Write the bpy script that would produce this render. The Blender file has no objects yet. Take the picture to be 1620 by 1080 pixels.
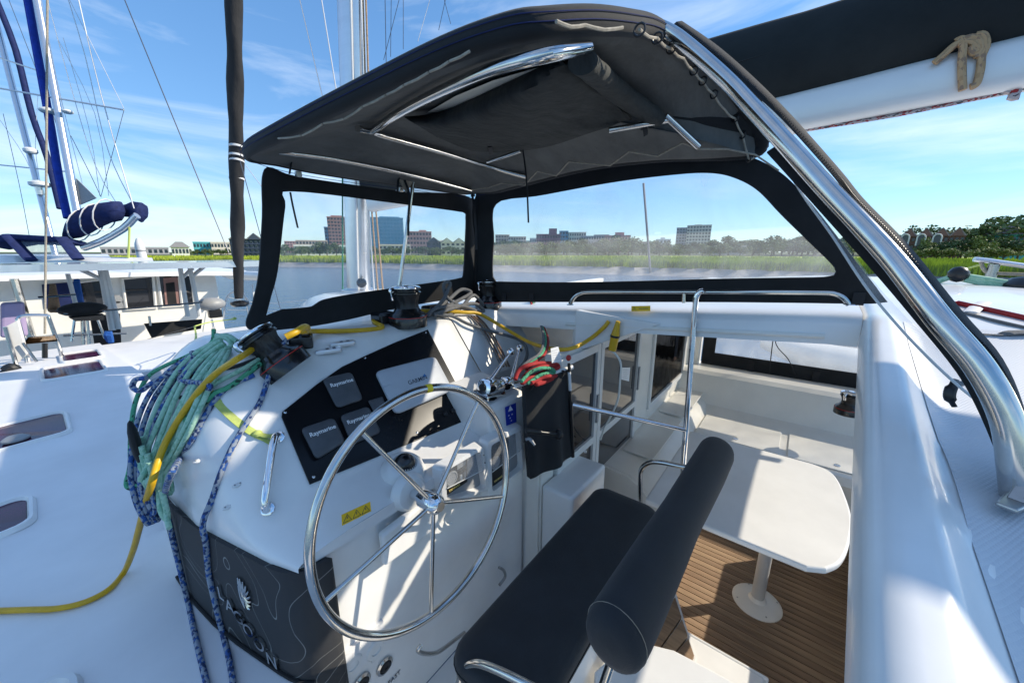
import bpy, bmesh, math, random
from mathutils import Vector as V, Matrix, noise
random.seed(7)
sc = bpy.context.scene
R = math.radians
# ---------------------------------------------------------------- camera, sky, sun, exposure
# boat axes: +X starboard, +Y bow, +Z up; the lens sits at (0,0,EYE) above the water
EYE = 3.8
PITCH, HEAD, FPX = R(13.5), R(52), 585.0
cam_d = bpy.data.cameras.new('camera'); cam = bpy.data.objects.new('camera', cam_d)
sc.collection.objects.link(cam); sc.camera = cam
cam_d.sensor_width = 36; cam_d.lens = 36*FPX/1620; cam_d.clip_start = .02; cam_d.clip_end = 6000
cam.location = (0, 0, EYE); cam.rotation_euler = (R(90)-PITCH, 0, -HEAD)
SUN = V((1, -.97, .87)).normalized()
world = bpy.data.worlds.new('World'); sc.world = world; world.use_nodes = True
wt = world.node_tree; wt.nodes.clear()
def wn(t, **k):
    n = wt.nodes.new(t)
    for a, b in k.items(): setattr(n, a, b)
    return n
wo = wn('ShaderNodeOutputWorld'); wb = wn('ShaderNodeBackground'); wb.inputs['Strength'].default_value = .145
sky = wn('ShaderNodeTexSky', sky_type='NISHITA', sun_disc=False, sun_elevation=math.asin(SUN.z), sun_rotation=math.atan2(SUN.x, SUN.y))
sky.air_density = 1.0; sky.dust_density = 0.; sky.ozone_density = 3.0
# wispy cirrus, all round the sky
tc = wn('ShaderNodeTexCoord'); mp = wn('ShaderNodeMapping'); mp.inputs['Scale'].default_value = (1.5, 1.2, 6.0); mp.inputs['Rotation'].default_value = (.25, .3, .5)
nz = wn('ShaderNodeTexNoise'); nz.inputs['Scale'].default_value = 1.25; nz.inputs['Detail'].default_value = 9; nz.inputs['Roughness'].default_value = .58; nz.inputs['Distortion'].default_value = .9
rp = wn('ShaderNodeValToRGB'); rp.color_ramp.elements[0].position = .46; rp.color_ramp.elements[1].position = .80
rp.color_ramp.elements[0].color = (0, 0, 0, 1); rp.color_ramp.elements[1].color = (.62, .62, .62, 1)
hs = wn('ShaderNodeHueSaturation'); hs.inputs['Saturation'].default_value = 1.32; hs.inputs['Value'].default_value = 1.0; gmm = wn('ShaderNodeGamma'); gmm.inputs['Gamma'].default_value = .60
mx = wn('ShaderNodeMixRGB'); mx.inputs['Color2'].default_value = (3.3, 3.55, 3.8, 1)
L = wt.links.new
L(tc.outputs['Generated'], mp.inputs['Vector']); L(mp.outputs['Vector'], nz.inputs['Vector']); L(nz.outputs['Fac'], rp.inputs['Fac'])
L(sky.outputs['Color'], gmm.inputs['Color']); L(gmm.outputs['Color'], hs.inputs['Color']); tn = wn('ShaderNodeMixRGB'); tn.blend_type = 'MULTIPLY'; tn.inputs['Fac'].default_value = 1; tn.inputs['Color2'].default_value = (.64, .83, 1.02, 1); L(hs.outputs['Color'], tn.inputs['Color1']); L(tn.outputs['Color'], mx.inputs['Color1']); L(rp.outputs['Color'], mx.inputs['Fac'])
L(mx.outputs['Color'], wb.inputs['Color']); L(wb.outputs['Background'], wo.inputs['Surface'])
sun_d = bpy.data.lights.new('sun', 'SUN'); sun_d.energy = 2.25; sun_d.angle = R(.53); sun_d.color = (1, .90, .74)
sun = bpy.data.objects.new('sun', sun_d); sc.collection.objects.link(sun)
sun.rotation_euler = SUN.to_track_quat('Z', 'Y').to_euler()
sc.view_settings.view_transform = 'Standard'; sc.view_settings.look = 'None'; sc.view_settings.gamma = 1
sc.view_settings.exposure = 1.38
sc.render.engine = 'CYCLES'
sc.cycles.use_denoising = True
sc.cycles.max_bounces = 10; sc.cycles.transparent_max_bounces = 16; sc.cycles.sample_clamp_indirect = 8
sc.cycles.caustics_reflective = False; sc.cycles.caustics_refractive = False
# ---------------------------------------------------------------- sight lines: a pixel of the photo on a known plane of the boat
_F = V((math.sin(HEAD)*math.cos(PITCH), math.cos(HEAD)*math.cos(PITCH), -math.sin(PITCH)))
_R = V((math.cos(HEAD), -math.sin(HEAD), 0)); _U = _R.cross(_F)
def ray(u, v): return _F + _R*((u-810)/FPX) - _U*((v-540)/FPX)
def PX(u, v, x=None, y=None, z=None, d=None):
    r = ray(u, v)
    if x is not None: return r*(x/r.x)
    if y is not None: return r*(y/r.y)
    if z is not None: return r*(z/r.z)
    return r*d
def PL(u, v, p, n):                     # pixel on the plane through p with normal n
    r = ray(u, v); p = V(p); n = V(n); return r*(p.dot(n)/r.dot(n))
def PS(u, v, fn, lift=0., t0=.25, t1=7):  # pixel on a height surface z = fn(x, y)
    r = ray(u, v); t = t0; up = r.z > 0
    while t < t1:
        p = r*t; h = fn(p.x, p.y)+lift
        if (p.z >= h) if up else (p.z <= h): return V((p.x, p.y, h))
        t += .004
    return r*t1
# ---------------------------------------------------------------- mesh helpers
def catmull(pts, n=6, closed=False):
    P = [V(p) for p in pts]; m = len(P); out = []
    for i in range(m if closed else m-1):
        if closed: a, b, c, d = P[i-1], P[i], P[(i+1) % m], P[(i+2) % m]
        else: a, b, c, d = P[max(i-1, 0)], P[i], P[i+1], P[min(i+2, m-1)]
        for k in range(n):
            t = k/n
            out.append(.5*((2*b)+(c-a)*t+(2*a-5*b+4*c-d)*t*t+(3*b-a-3*c+d)*t*t*t))
    if not closed: out.append(P[-1])
    return out
class MB:
    def __init__(s): s.v = []; s.f = []; s.uv = {}; s.mi = []
    def add(s, vs, fs, uvs=None):
        o = len(s.v); s.v += [V(p) for p in vs]
        for i, f in enumerate(fs):
            if uvs: s.uv[len(s.f)] = uvs[i]
            s.f.append([o+k for k in f])
        return s
    def box(s, lo, hi, mat=None):
        (a, b, c), (d, e, f) = lo, hi
        vs = [V(p) for p in ((a, b, c), (d, b, c), (d, e, c), (a, e, c), (a, b, f), (d, b, f), (d, e, f), (a, e, f))]
        if mat: vs = [mat @ p for p in vs]
        return s.add(vs, [(0, 3, 2, 1), (4, 5, 6, 7), (0, 1, 5, 4), (1, 2, 6, 5), (2, 3, 7, 6), (3, 0, 4, 7)])
    def prism(s, poly, vec):
        n = len(poly); P = [V(p) for p in poly]; Q = [p+V(vec) for p in P]
        return s.add(P+Q, [list(range(n))[::-1], list(range(n, 2*n))]+[[i, (i+1) % n, n+(i+1) % n, n+i] for i in range(n)])
    def tube(s, pts, r, n=10, smooth=0, closed=False, flat=1., caps=True):
        P = catmull(pts, smooth, closed) if smooth else [V(p) for p in pts]
        m = len(P)
        T = [((P[(i+1) % m] if closed or i < m-1 else P[i])-(P[i-1] if closed or i > 0 else P[i])) for i in range(m)]
        T = [t.normalized() if t.length > 1e-9 else V((0, 0, 1)) for t in T]
        up = V((0, 0, 1)) if abs(T[0].z) < .9 else V((1, 0, 0))
        a = T[0].cross(up).normalized(); vs = []; ln = 0.; LN = []
        for i in range(m):
            if i: ln += (P[i]-P[i-1]).length
            LN.append(ln)
            a = (a-T[i]*a.dot(T[i])); a = a.normalized() if a.length > 1e-6 else T[i].orthogonal().normalized()
            b = T[i].cross(a)
            rr = r[i*len(r)//m] if isinstance(r, (list, tuple)) else r
            for k in range(n):
                th = 2*math.pi*k/n; vs.append(P[i]+a*(rr*math.cos(th))+b*(rr*flat*math.sin(th)))
        r0 = r[0] if isinstance(r, (list, tuple)) else r
        fs = []; uvs = []; per = 2*math.pi*r0
        for i in range(m if closed else m-1):
            j = (i+1) % m; u0 = LN[i]/per; u1 = (LN[j] if j else ln+(P[0]-P[-1]).length)/per
            for k in range(n):
                k2 = (k+1) % n
                fs.append((i*n+k, i*n+k2, j*n+k2, j*n+k)); uvs.append(((u0, k/n), (u0, (k+1)/n), (u1, (k+1)/n), (u1, k/n)))
        if caps and not closed:
            fs.append(list(range(n))[::-1]); uvs.append([(0, 0)]*n)
            fs.append([(m-1)*n+k for k in range(n)]); uvs.append([(0, 0)]*n)
        return s.add(vs, fs, uvs)
    def lathe(s, prof, o=(0, 0, 0), axis=(0, 0, 1), n=28):
        ax = V(axis).normalized(); a = ax.orthogonal().normalized(); b = ax.cross(a); o = V(o); vs = []; fs = []
        for r, h in prof:
            for k in range(n):
                th = 2*math.pi*k/n; vs.append(o+ax*h+(a*math.cos(th)+b*math.sin(th))*max(r, 1e-4))
        for i in range(len(prof)-1):
            for k in range(n): fs.append((i*n+k, i*n+(k+1) % n, (i+1)*n+(k+1) % n, (i+1)*n+k))
        fs.append(list(range(n))[::-1]); fs.append([(len(prof)-1)*n+k for k in range(n)])
        return s.add(vs, fs)
    def grid(s, rows, closed=False):
        w = len(rows[0]); vs = [p for r in rows for p in r]; fs = []
        for i in range(len(rows)-1):
            for k in range(w if closed else w-1):
                k2 = (k+1) % w; fs.append((i*w+k, i*w+k2, (i+1)*w+k2, (i+1)*w+k))
        return s.add(vs, fs)
    def slab(s, rows, t):               # grid with thickness: t is a vector added for the second skin
        w = len(rows[0]); h = len(rows); tv = V(t)
        vs = [V(p) for r in rows for p in r]; n = len(vs); vs += [p+tv for p in vs]; fs = []
        for i in range(h-1):
            for k in range(w-1):
                q = (i*w+k, i*w+k+1, (i+1)*w+k+1, (i+1)*w+k); fs.append(q); fs.append(tuple(n+x for x in q[::-1]))
        for k in range(w-1):
            fs.append((k+1, k, n+k, n+k+1)); b = (h-1)*w; fs.append((b+k, b+k+1, n+b+k+1, n+b+k))
        for i in range(h-1):
            fs.append((i*w, (i+1)*w, n+(i+1)*w, n+i*w)); b = w-1; fs.append(((i+1)*w+b, i*w+b, n+i*w+b, n+(i+1)*w+b))
        return s.add(vs, fs)
    def ball(s, c, r, sc3=(1, 1, 1), n=14):
        prof = []; c = V(c); vs = []; fs = []; m = n//2
        for i in range(m+1):
            ph = math.pi*i/m
            for k in range(n):
                th = 2*math.pi*k/n; vs.append(c+V((r*sc3[0]*math.sin(ph)*math.cos(th), r*sc3[1]*math.sin(ph)*math.sin(th), r*sc3[2]*math.cos(ph))))
        for i in range(m):
            for k in range(n): fs.append(((i+1)*n+k, (i+1)*n+(k+1) % n, i*n+(k+1) % n, i*n+k))
        return s.add(vs, fs)
    def xf(s, M): s.v = [M @ p for p in s.v]; return s
    def build(s, name, mat, parent=None, smooth=True, ang=38, bevel=0, weld=False):
        org = V((0, 0, 0))
        if parent is None:
            xs = [p.x for p in s.v]; ys = [p.y for p in s.v]; zs = [p.z for p in s.v]
            org = V(((min(xs)+max(xs))/2, (min(ys)+max(ys))/2, min(zs)))
        else: org = V(parent['_o'])
        me = bpy.data.meshes.new(name); me.from_pydata([tuple(p-org) for p in s.v], [], s.f)
        if s.uv:
            ul = me.uv_layers.new(name='UVMap')
            for p in me.polygons:
                q = s.uv.get(p.index)
                if q:
                    for li, c in zip(p.loop_indices, q): ul.data[li].uv = c
        bm = bmesh.new(); bm.from_mesh(me)
        if weld: bmesh.ops.remove_doubles(bm, verts=bm.verts, dist=weld)
        bmesh.ops.recalc_face_normals(bm, faces=bm.faces); bm.to_mesh(me); bm.free()
        if mat: me.materials.append(M[mat] if isinstance(mat, str) else mat)
        if smooth: me.shade_smooth(); me.set_sharp_from_angle(angle=R(ang))
        o = bpy.data.objects.new(name, me); sc.collection.objects.link(o)
        o['_o'] = tuple(org)
        if parent: o.parent = parent
        else: o.location = org
        if bevel:
            b = o.modifiers.new('bevel', 'BEVEL'); b.width = bevel; b.segments = 3; b.limit_method = 'ANGLE'; b.angle_limit = R(40)
            if smooth: b.harden_normals = False
        return o
def tag(o, label, cat, group=None):
    o['label'] = label; o['category'] = cat
    if group: o['group'] = group
    return o
def struct(o, kind='structure'): o['kind'] = kind; return o
def thing(name, label, cat, base, group=None):
    o = bpy.data.objects.new(name, None); sc.collection.objects.link(o); o.empty_display_size = .05
    o.location = base; o['_o'] = tuple(V(base)); return tag(o, label, cat, group)
def copy_tree(o, parent=None):
    c = o.copy(); sc.collection.objects.link(c); c.parent = parent
    for ch in list(o.children): copy_tree(ch, c)
    return c
def text(s, size, p, xd, yd, mat, name, parent, ext=.0006, bold=0.):
    cu = bpy.data.curves.new(name, 'FONT'); cu.body = s; cu.size = size; cu.extrude = ext; cu.offset = bold; cu.align_x = 'CENTER'; cu.align_y = 'CENTER'; cu.resolution_u = 3
    t = bpy.data.objects.new('tmp', cu); sc.collection.objects.link(t)
    dg = bpy.context.evaluated_depsgraph_get(); me = bpy.data.meshes.new_from_object(t.evaluated_get(dg))
    bpy.data.objects.remove(t)
    xd = V(xd).normalized(); yd = V(yd); yd = (yd-xd*yd.dot(xd)).normalized(); zd = xd.cross(yd)
    org = V(parent['_o'])
    Mx = Matrix(((xd.x, yd.x, zd.x, p[0]-org.x), (xd.y, yd.y, zd.y, p[1]-org.y), (xd.z, yd.z, zd.z, p[2]-org.z), (0, 0, 0, 1)))
    me.transform(Mx); me.name = name
    me.materials.clear(); me.materials.append(M[mat])
    o = bpy.data.objects.new(name, me); sc.collection.objects.link(o); o.parent = parent; o['_o'] = tuple(org); return o
# ---------------------------------------------------------------- materials
M = {}
def mat(name, col, rough=.5, metal=0., var=.0, vscale=6., bump=0., bscale=200., coat=0., spec=.5, sheen=0., col2=None, stretch=None, bdist=.002, rvar=0.):
    m = bpy.data.materials.new(name); m.use_nodes = True; M[name] = m
    nt = m.node_tree; b = nt.nodes['Principled BSDF']; lk = nt.links.new
    b.inputs['Base Color'].default_value = (*col, 1); b.inputs['Roughness'].default_value = rough; b.inputs['Metallic'].default_value = metal
    b.inputs['Coat Weight'].default_value = coat; b.inputs['Specular IOR Level'].default_value = spec; b.inputs['Sheen Weight'].default_value = sheen
    tcn = nt.nodes.new('ShaderNodeTexCoord'); src = tcn.outputs['Object']
    if stretch:
        mpn = nt.nodes.new('ShaderNodeMapping'); mpn.inputs['Scale'].default_value = stretch; lk(src, mpn.inputs['Vector']); src = mpn.outputs['Vector']
    if var or col2 or rvar:
        n = nt.nodes.new('ShaderNodeTexNoise'); n.inputs['Scale'].default_value = vscale; n.inputs['Detail'].default_value = 6; n.inputs['Roughness'].default_value = .6
        lk(src, n.inputs['Vector'])
        if var or col2:
            r = nt.nodes.new('ShaderNodeValToRGB'); c2 = col2 or tuple(c*(1-var) for c in col)
            r.color_ramp.elements[0].position = .35; r.color_ramp.elements[1].position = .68
            r.color_ramp.elements[0].color = (*c2, 1); r.color_ramp.elements[1].color = (*col, 1)
            lk(n.outputs['Fac'], r.inputs['Fac']); lk(r.outputs['Color'], b.inputs['Base Color'])
        if rvar:
            mr = nt.nodes.new('ShaderNodeMapRange'); mr.inputs['To Min'].default_value = max(.02, rough-rvar); mr.inputs['To Max'].default_value = rough+rvar
            lk(n.outputs['Fac'], mr.inputs['Value']); lk(mr.outputs['Result'], b.inputs['Roughness'])
    if bump:
        n2 = nt.nodes.new('ShaderNodeTexNoise'); n2.inputs['Scale'].default_value = bscale; n2.inputs['Detail'].default_value = 4; lk(src, n2.inputs['Vector'])
        bp = nt.nodes.new('ShaderNodeBump'); bp.inputs['Strength'].default_value = bump; bp.inputs['Distance'].default_value = bdist
        lk(n2.outputs['Fac'], bp.inputs['Height']); lk(bp.outputs['Normal'], b.inputs['Normal'])
    return m
mat('gelcoat', (.84, .835, .815), .32, var=.11, vscale=2.6, coat=.25, bump=.03, bscale=40, rvar=.08)
mat('gelcoat_cream', (.84, .815, .75), .38, var=.09, vscale=3, coat=.15, bump=.03, bscale=50)
mat('deck_paint', (.83, .83, .83), .5, var=.12, vscale=1.6, bump=.25, bscale=900)
mat('black_canvas', (.022, .023, .025), .85, var=.35, vscale=7, bump=.5, bscale=650, sheen=.12, spec=.25)
mat('canopy_lining', (.15, .15, .14), .9, var=.3, vscale=4, bump=.40, bscale=16, spec=.2, bdist=.014, stretch=(1, 2.2, 1))
mat('seat_vinyl', (.026, .029, .034), .72, var=.3, vscale=9, bump=.6, bscale=420, spec=.35, sheen=.1, rvar=.08)
mat('navy_canvas', (.018, .030, .115), .8, var=.35, vscale=5, bump=.4, bscale=300, spec=.25)
mat('blue_canvas', (.012, .05, .38), .75, var=.35, vscale=4, bump=.4, bscale=60, spec=.25)
mat('steel', (.62, .61, .59), .13, 1., var=.12, vscale=22, rvar=.07)
mat('steel_dull', (.50, .49, .47), .30, 1., var=.2, vscale=30, rvar=.1)
mat('chrome', (.80, .81, .83), .05, 1., var=.06, vscale=30)
mat('aluminium', (.74, .75, .77), .28, .85, var=.08, vscale=2.5, stretch=(1, 1, 8))
mat('boom_paint', (.80, .80, .78), .38, .25, var=.06, vscale=2.5)
mat('leg_grey', (.55, .55, .54), .45, .2, var=.08, vscale=8)
mat('black_plastic', (.012, .012, .013), .35, var=.3, vscale=20, bump=.1, bscale=120)
mat('black_gloss', (.006, .006, .007), .22, spec=.25, var=.5, vscale=2.5, col2=(.010, .010, .012), rvar=.06)
mat('winch_black', (.012, .012, .014), .24, coat=.3, var=.4, vscale=14, rvar=.08)
mat('winch_leather', (.016, .015, .015), .42, var=.4, vscale=20, bump=.5, bscale=26, bdist=.01, stretch=(1.4, 1.4, .5))
mat('instrument_cover', (.085, .09, .10), .5, var=.25, vscale=18, bump=.25, bscale=160)
mat('plotter_cover', (.50, .53, .57), .45, var=.1, vscale=8, bump=.1, bscale=60)
mat('white_plastic', (.76, .76, .74), .4, var=.06, vscale=12)
mat('grey_plastic', (.32, .33, .34), .45, var=.15, vscale=12)
mat('white_ink', (.85, .85, .85), .6)
mat('dark_ink', (.05, .06, .08), .6)
mat('blue_ink', (.02, .16, .42), .5)
mat('gold_ink', (.75, .58, .20), .5)
mat('sticker_yellow', (.86, .55, .02), .5, var=.1, vscale=40)
mat('sticker_blue', (.012, .035, .38), .4)
mat('tape_yellow', (.85, .62, .02), .5, var=.12, vscale=60)
mat('cord_yellow', (.72, .42, .008), .42, var=.2, vscale=14, bump=.1, bscale=90)
mat('cord_white', (.72, .70, .62), .5)
mat('red_plastic', (.45, .02, .015), .45)
mat('wood', (.42, .22, .09), .6, var=.3, vscale=9, stretch=(1, 1, .2))
mat('lacing', (.42, .37, .29), .8, var=.35, vscale=60, bump=.4, bscale=300)
mat('webbing_lime', (.52, .60, .16), .8, var=.2, vscale=60, bump=.3, bscale=400)
mat('webbing_black', (.015, .015, .017), .8, bump=.3, bscale=400)
mat('reflector', (.75, .72, .62), .6)
mat('teak', (.36, .235, .140), .68, var=.45, vscale=5, stretch=(9, .8, 1), bump=.2, bscale=60)
mat('teak_b', (.31, .20, .12), .68, var=.45, vscale=5, stretch=(9, .8, 1), bump=.2, bscale=60)
mat('teak_c', (.41, .275, .165), .68, var=.45, vscale=5, stretch=(9, .8, 1), bump=.2, bscale=60)
mat('caulk', (.012, .011, .010), .7)
mat('hatch_glass', (.085, .012, .060), .12, spec=.3, var=.5, vscale=3, col2=(.035, .008, .03))
mat('door_glass', (.012, .012, .014), .04, coat=.6)
mat('curtain', (.30, .17, .15), .8, var=.2, vscale=6)
mat('pulpit_fabric', (.62, .61, .58), .8, var=.1, vscale=8)
mat('tan_rope', (.34, .22, .13), .85, var=.3, vscale=50, bump=.4, bscale=260)
mat('brown_rope', (.20, .13, .10), .85, var=.4, vscale=80, bump=.4, bscale=260)
mat('grey_rope', (.17, .17, .17), .85, var=.3, vscale=80, bump=.5, bscale=350)
mat('black_rope', (.02, .02, .022), .85, bump=.4, bscale=350)
mat('red_rope', (.42, .02, .02), .8, var=.25, vscale=70, bump=.4, bscale=350)
mat('sail_black', (.028, .027, .028), .75, var=.4, vscale=5, bump=.4, bscale=22, bdist=.02, stretch=(1, 1, .35))
mat('boom_cover', (.030, .034, .035), .9, var=.3, vscale=3, bump=.3, bscale=350, spec=.2)
mat('wire', (.16, .16, .17), .35, .8)
mat('wire_light', (.62, .62, .62), .5, .3)
mat('white_line', (.66, .66, .66), .7)
mat('blue_rope', (.02, .12, .45), .8, var=.3, vscale=40)
mat('purple_hull', (.42, .33, .52), .4, var=.1)
mat('solar', (.02, .03, .06), .1, coat=.6)
# braided cordage: flecks follow the lay of the rope (UV: along, around)
def rope_mat(name, base, fleck, amount, sx=1.1, sy=5.):
    m = mat(name, base, .8); nt = m.node_tree; lk = nt.links.new; b = nt.nodes['Principled BSDF']
    uv = nt.nodes.new('ShaderNodeUVMap'); mpn = nt.nodes.new('ShaderNodeMapping'); mpn.inputs['Scale'].default_value = (sx*5, sy*1.4, 1); mpn.inputs['Rotation'].default_value = (0, 0, .5)
    vo = nt.nodes.new('ShaderNodeTexVoronoi'); vo.inputs['Scale'].default_value = 1.; vo.inputs['Randomness'].default_value = .55
    lk(uv.outputs['UV'], mpn.inputs['Vector']); lk(mpn.outputs['Vector'], vo.inputs['Vector'])
    sp = nt.nodes.new('ShaderNodeSeparateColor'); lk(vo.outputs['Color'], sp.inputs['Color'])
    cr = nt.nodes.new('ShaderNodeValToRGB'); cr.color_ramp.interpolation = 'CONSTANT'
    cr.color_ramp.elements[0].color = (*fleck[0], 1); cr.color_ramp.elements[1].position = amount; cr.color_ramp.elements[1].color = (*base, 1)
    if len(fleck) > 1:
        e = cr.color_ramp.elements.new(amount*.6); e.color = (*fleck[1], 1)
    lk(sp.outputs['Red'], cr.inputs['Fac']); lk(cr.outputs['Color'], b.inputs['Base Color'])
    bp = nt.nodes.new('ShaderNodeBump'); bp.inputs['Strength'].default_value = .7; bp.inputs['Distance'].default_value = .0015; bp.invert = True
    lk(vo.outputs['Distance'], bp.inputs['Height']); lk(bp.outputs['Normal'], b.inputs['Normal'])
rope_mat('rope_blue', (.27, .31, .37), [(.025, .09, .30), (.02, .04, .12)], .5)
rope_mat('rope_green', (.34, .56, .42), [(.24, .47, .33), (.38, .60, .47)], .5)
rope_mat('rope_teal', (.07, .33, .18), [(.10, .40, .22), (.01, .05, .03)], .3)
rope_mat('rope_red_white', (.50, .42, .40), [(.35, .03, .03), (.10, .08, .08)], .45)
rope_mat('tie_rope', (.50, .32, .17), [(.42, .26, .13), (.30, .19, .12)], .4)
# clear vinyl of the spray hood: see-through with a faint milky, creased skin
def vinyl(name, haze):
    m = bpy.data.materials.new(name); m.use_nodes = True; M[name] = m; nt = m.node_tree; lk = nt.links.new
    out = nt.nodes['Material Output']; b = nt.nodes['Principled BSDF']
    b.inputs['Base Color'].default_value = (.80, .82, .84, 1); b.inputs['Roughness'].default_value = .08
    tr = nt.nodes.new('ShaderNodeBsdfTransparent'); tr.inputs['Color'].default_value = (.97, .975, .98, 1)
    ms = nt.nodes.new('ShaderNodeMixShader'); tcn = nt.nodes.new('ShaderNodeTexCoord')
    n = nt.nodes.new('ShaderNodeTexNoise'); n.inputs['Scale'].default_value = 3; n.inputs['Detail'].default_value = 8; n.inputs['Distortion'].default_value = 1.5
    mr = nt.nodes.new('ShaderNodeMapRange'); mr.inputs['From Min'].default_value = .3; mr.inputs['From Max'].default_value = .75; mr.inputs['To Min'].default_value = haze*.6; mr.inputs['To Max'].default_value = haze*1.5
    lk(tcn.outputs['Object'], n.inputs['Vector']); lk(n.outputs['Fac'], mr.inputs['Value']); lk(mr.outputs['Result'], ms.inputs['Fac'])
    n2 = nt.nodes.new('ShaderNodeTexNoise'); n2.inputs['Scale'].default_value = 9; lk(tcn.outputs['Object'], n2.inputs['Vector'])
    bp = nt.nodes.new('ShaderNodeBump'); bp.inputs['Strength'].default_value = .35; bp.inputs['Distance'].default_value = .02
    lk(n2.outputs['Fac'], bp.inputs['Height']); lk(bp.outputs['Normal'], b.inputs['Normal'])
    tl = nt.nodes.new('ShaderNodeBsdfTranslucent'); tl.inputs['Color'].default_value = (.9, .92, .95, 1); m2 = nt.nodes.new('ShaderNodeMixShader'); m2.inputs['Fac'].default_value = .6 if 'vinyl' in name else 0.
    lk(b.outputs['BSDF'], m2.inputs[1]); lk(tl.outputs['BSDF'], m2.inputs[2])
    lk(tr.outputs['BSDF'], ms.inputs[1]); lk(m2.outputs['Shader'], ms.inputs[2]); lk(ms.outputs['Shader'], out.inputs['Surface'])
vinyl('clear_vinyl', .16); vinyl('clear_vinyl_side', .20); vinyl('clear_door', .10)
def tinted(name, col, fac):
    vinyl(name, fac); nt = M[name].node_tree
    for n in nt.nodes:
        if n.type == 'BSDF_TRANSPARENT': n.inputs['Color'].default_value = (*col, 1)
        if n.type == 'BSDF_PRINCIPLED': n.inputs['Base Color'].default_value = (.03, .03, .03, 1); n.inputs['Roughness'].default_value = .03
tinted('tinted_glass', (.30, .24, .22), .25)
# lettered cloth with contour lines
m = mat('chart_cloth', (.030, .031, .034), .7, bump=.4, bscale=900); nt = m.node_tree; lk = nt.links.new
tcn = nt.nodes.new('ShaderNodeTexCoord'); n = nt.nodes.new('ShaderNodeTexNoise'); n.inputs['Scale'].default_value = 3.2; n.inputs['Detail'].default_value = 1.2; n.inputs['Distortion'].default_value = .5
ml = nt.nodes.new('ShaderNodeMath'); ml.operation = 'MULTIPLY'; ml.inputs[1].default_value = 9; fr = nt.nodes.new('ShaderNodeMath'); fr.operation = 'FRACT'
lt = nt.nodes.new('ShaderNodeMath'); lt.operation = 'LESS_THAN'; lt.inputs[1].default_value = .035; mxn = nt.nodes.new('ShaderNodeMixRGB')
mxn.inputs['Color1'].default_value = (.030, .031, .034, 1); mxn.inputs['Color2'].default_value = (.22, .22, .21, 1)
lk(tcn.outputs['Object'], n.inputs['Vector']); lk(n.outputs['Fac'], ml.inputs[0]); lk(ml.outputs[0], fr.inputs[0]); lk(fr.outputs[0], lt.inputs[0]); lk(lt.outputs[0], mxn.inputs['Fac'])
lk(mxn.outputs['Color'], nt.nodes['Principled BSDF'].inputs['Base Color'])
# moulded anti-slip: a small diamond relief
def nonskid(name, col, s):
    m = mat(name, col, .5, var=.05, vscale=3); nt = m.node_tree; lk = nt.links.new
    tcn = nt.nodes.new('ShaderNodeTexCoord'); mpn = nt.nodes.new('ShaderNodeMapping'); mpn.inputs['Rotation'].default_value = (0, 0, R(45)); mpn.inputs['Scale'].default_value = (s, s*1.6, 1)
    ck = nt.nodes.new('ShaderNodeTexVoronoi'); ck.feature = 'F1'; ck.inputs['Randomness'].default_value = 0; ck.inputs['Scale'].default_value = 1; ck.voronoi_dimensions = '2D'
    bp = nt.nodes.new('ShaderNodeBump'); bp.inputs['Strength'].default_value = .45; bp.inputs['Distance'].default_value = .0025; bp.invert = True
    lk(tcn.outputs['Object'], mpn.inputs['Vector']); lk(mpn.outputs['Vector'], ck.inputs['Vector']); lk(ck.outputs['Distance'], bp.inputs['Height']); lk(bp.outputs['Normal'], nt.nodes['Principled BSDF'].inputs['Normal'])
nonskid('nonskid', (.62, .64, .67), 120)
# ================================================================ the setting (heights below are measured from eye level)
WATER = -EYE
m = mat('water', (.03, .095, .19), .07, spec=.5); nt = m.node_tree; lk = nt.links.new
tcn = nt.nodes.new('ShaderNodeTexCoord'); n1 = nt.nodes.new('ShaderNodeTexNoise'); n1.inputs['Scale'].default_value = 1.1; n1.inputs['Detail'].default_value = 6; n1.inputs['Roughness'].default_value = .62
mpn = nt.nodes.new('ShaderNodeMapping'); mpn.inputs['Scale'].default_value = (1, .55, 1)
bp = nt.nodes.new('ShaderNodeBump'); bp.inputs['Strength'].default_value = .85; bp.inputs['Distance'].default_value = .28
lk(tcn.outputs['Object'], mpn.inputs['Vector']); lk(mpn.outputs['Vector'], n1.inputs['Vector']); lk(n1.outputs['Fac'], bp.inputs['Height']); lk(bp.outputs['Normal'], nt.nodes['Principled BSDF'].inputs['Normal'])
mat('mud', (.40, .38, .37), .4, var=.35, vscale=.6, bump=.6, bscale=4, bdist=.2)
mat('marsh_ground', (.38, .46, .04), .9, var=.35, vscale=.05)
mat('land', (.10, .12, .05), .95, var=.4, vscale=.02)
struct(MB().grid([[(-3000, -3000, WATER), (3000, -3000, WATER)], [(-3000, 3000, WATER), (3000, 3000, WATER)]]).build('water', 'water', smooth=False))
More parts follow.
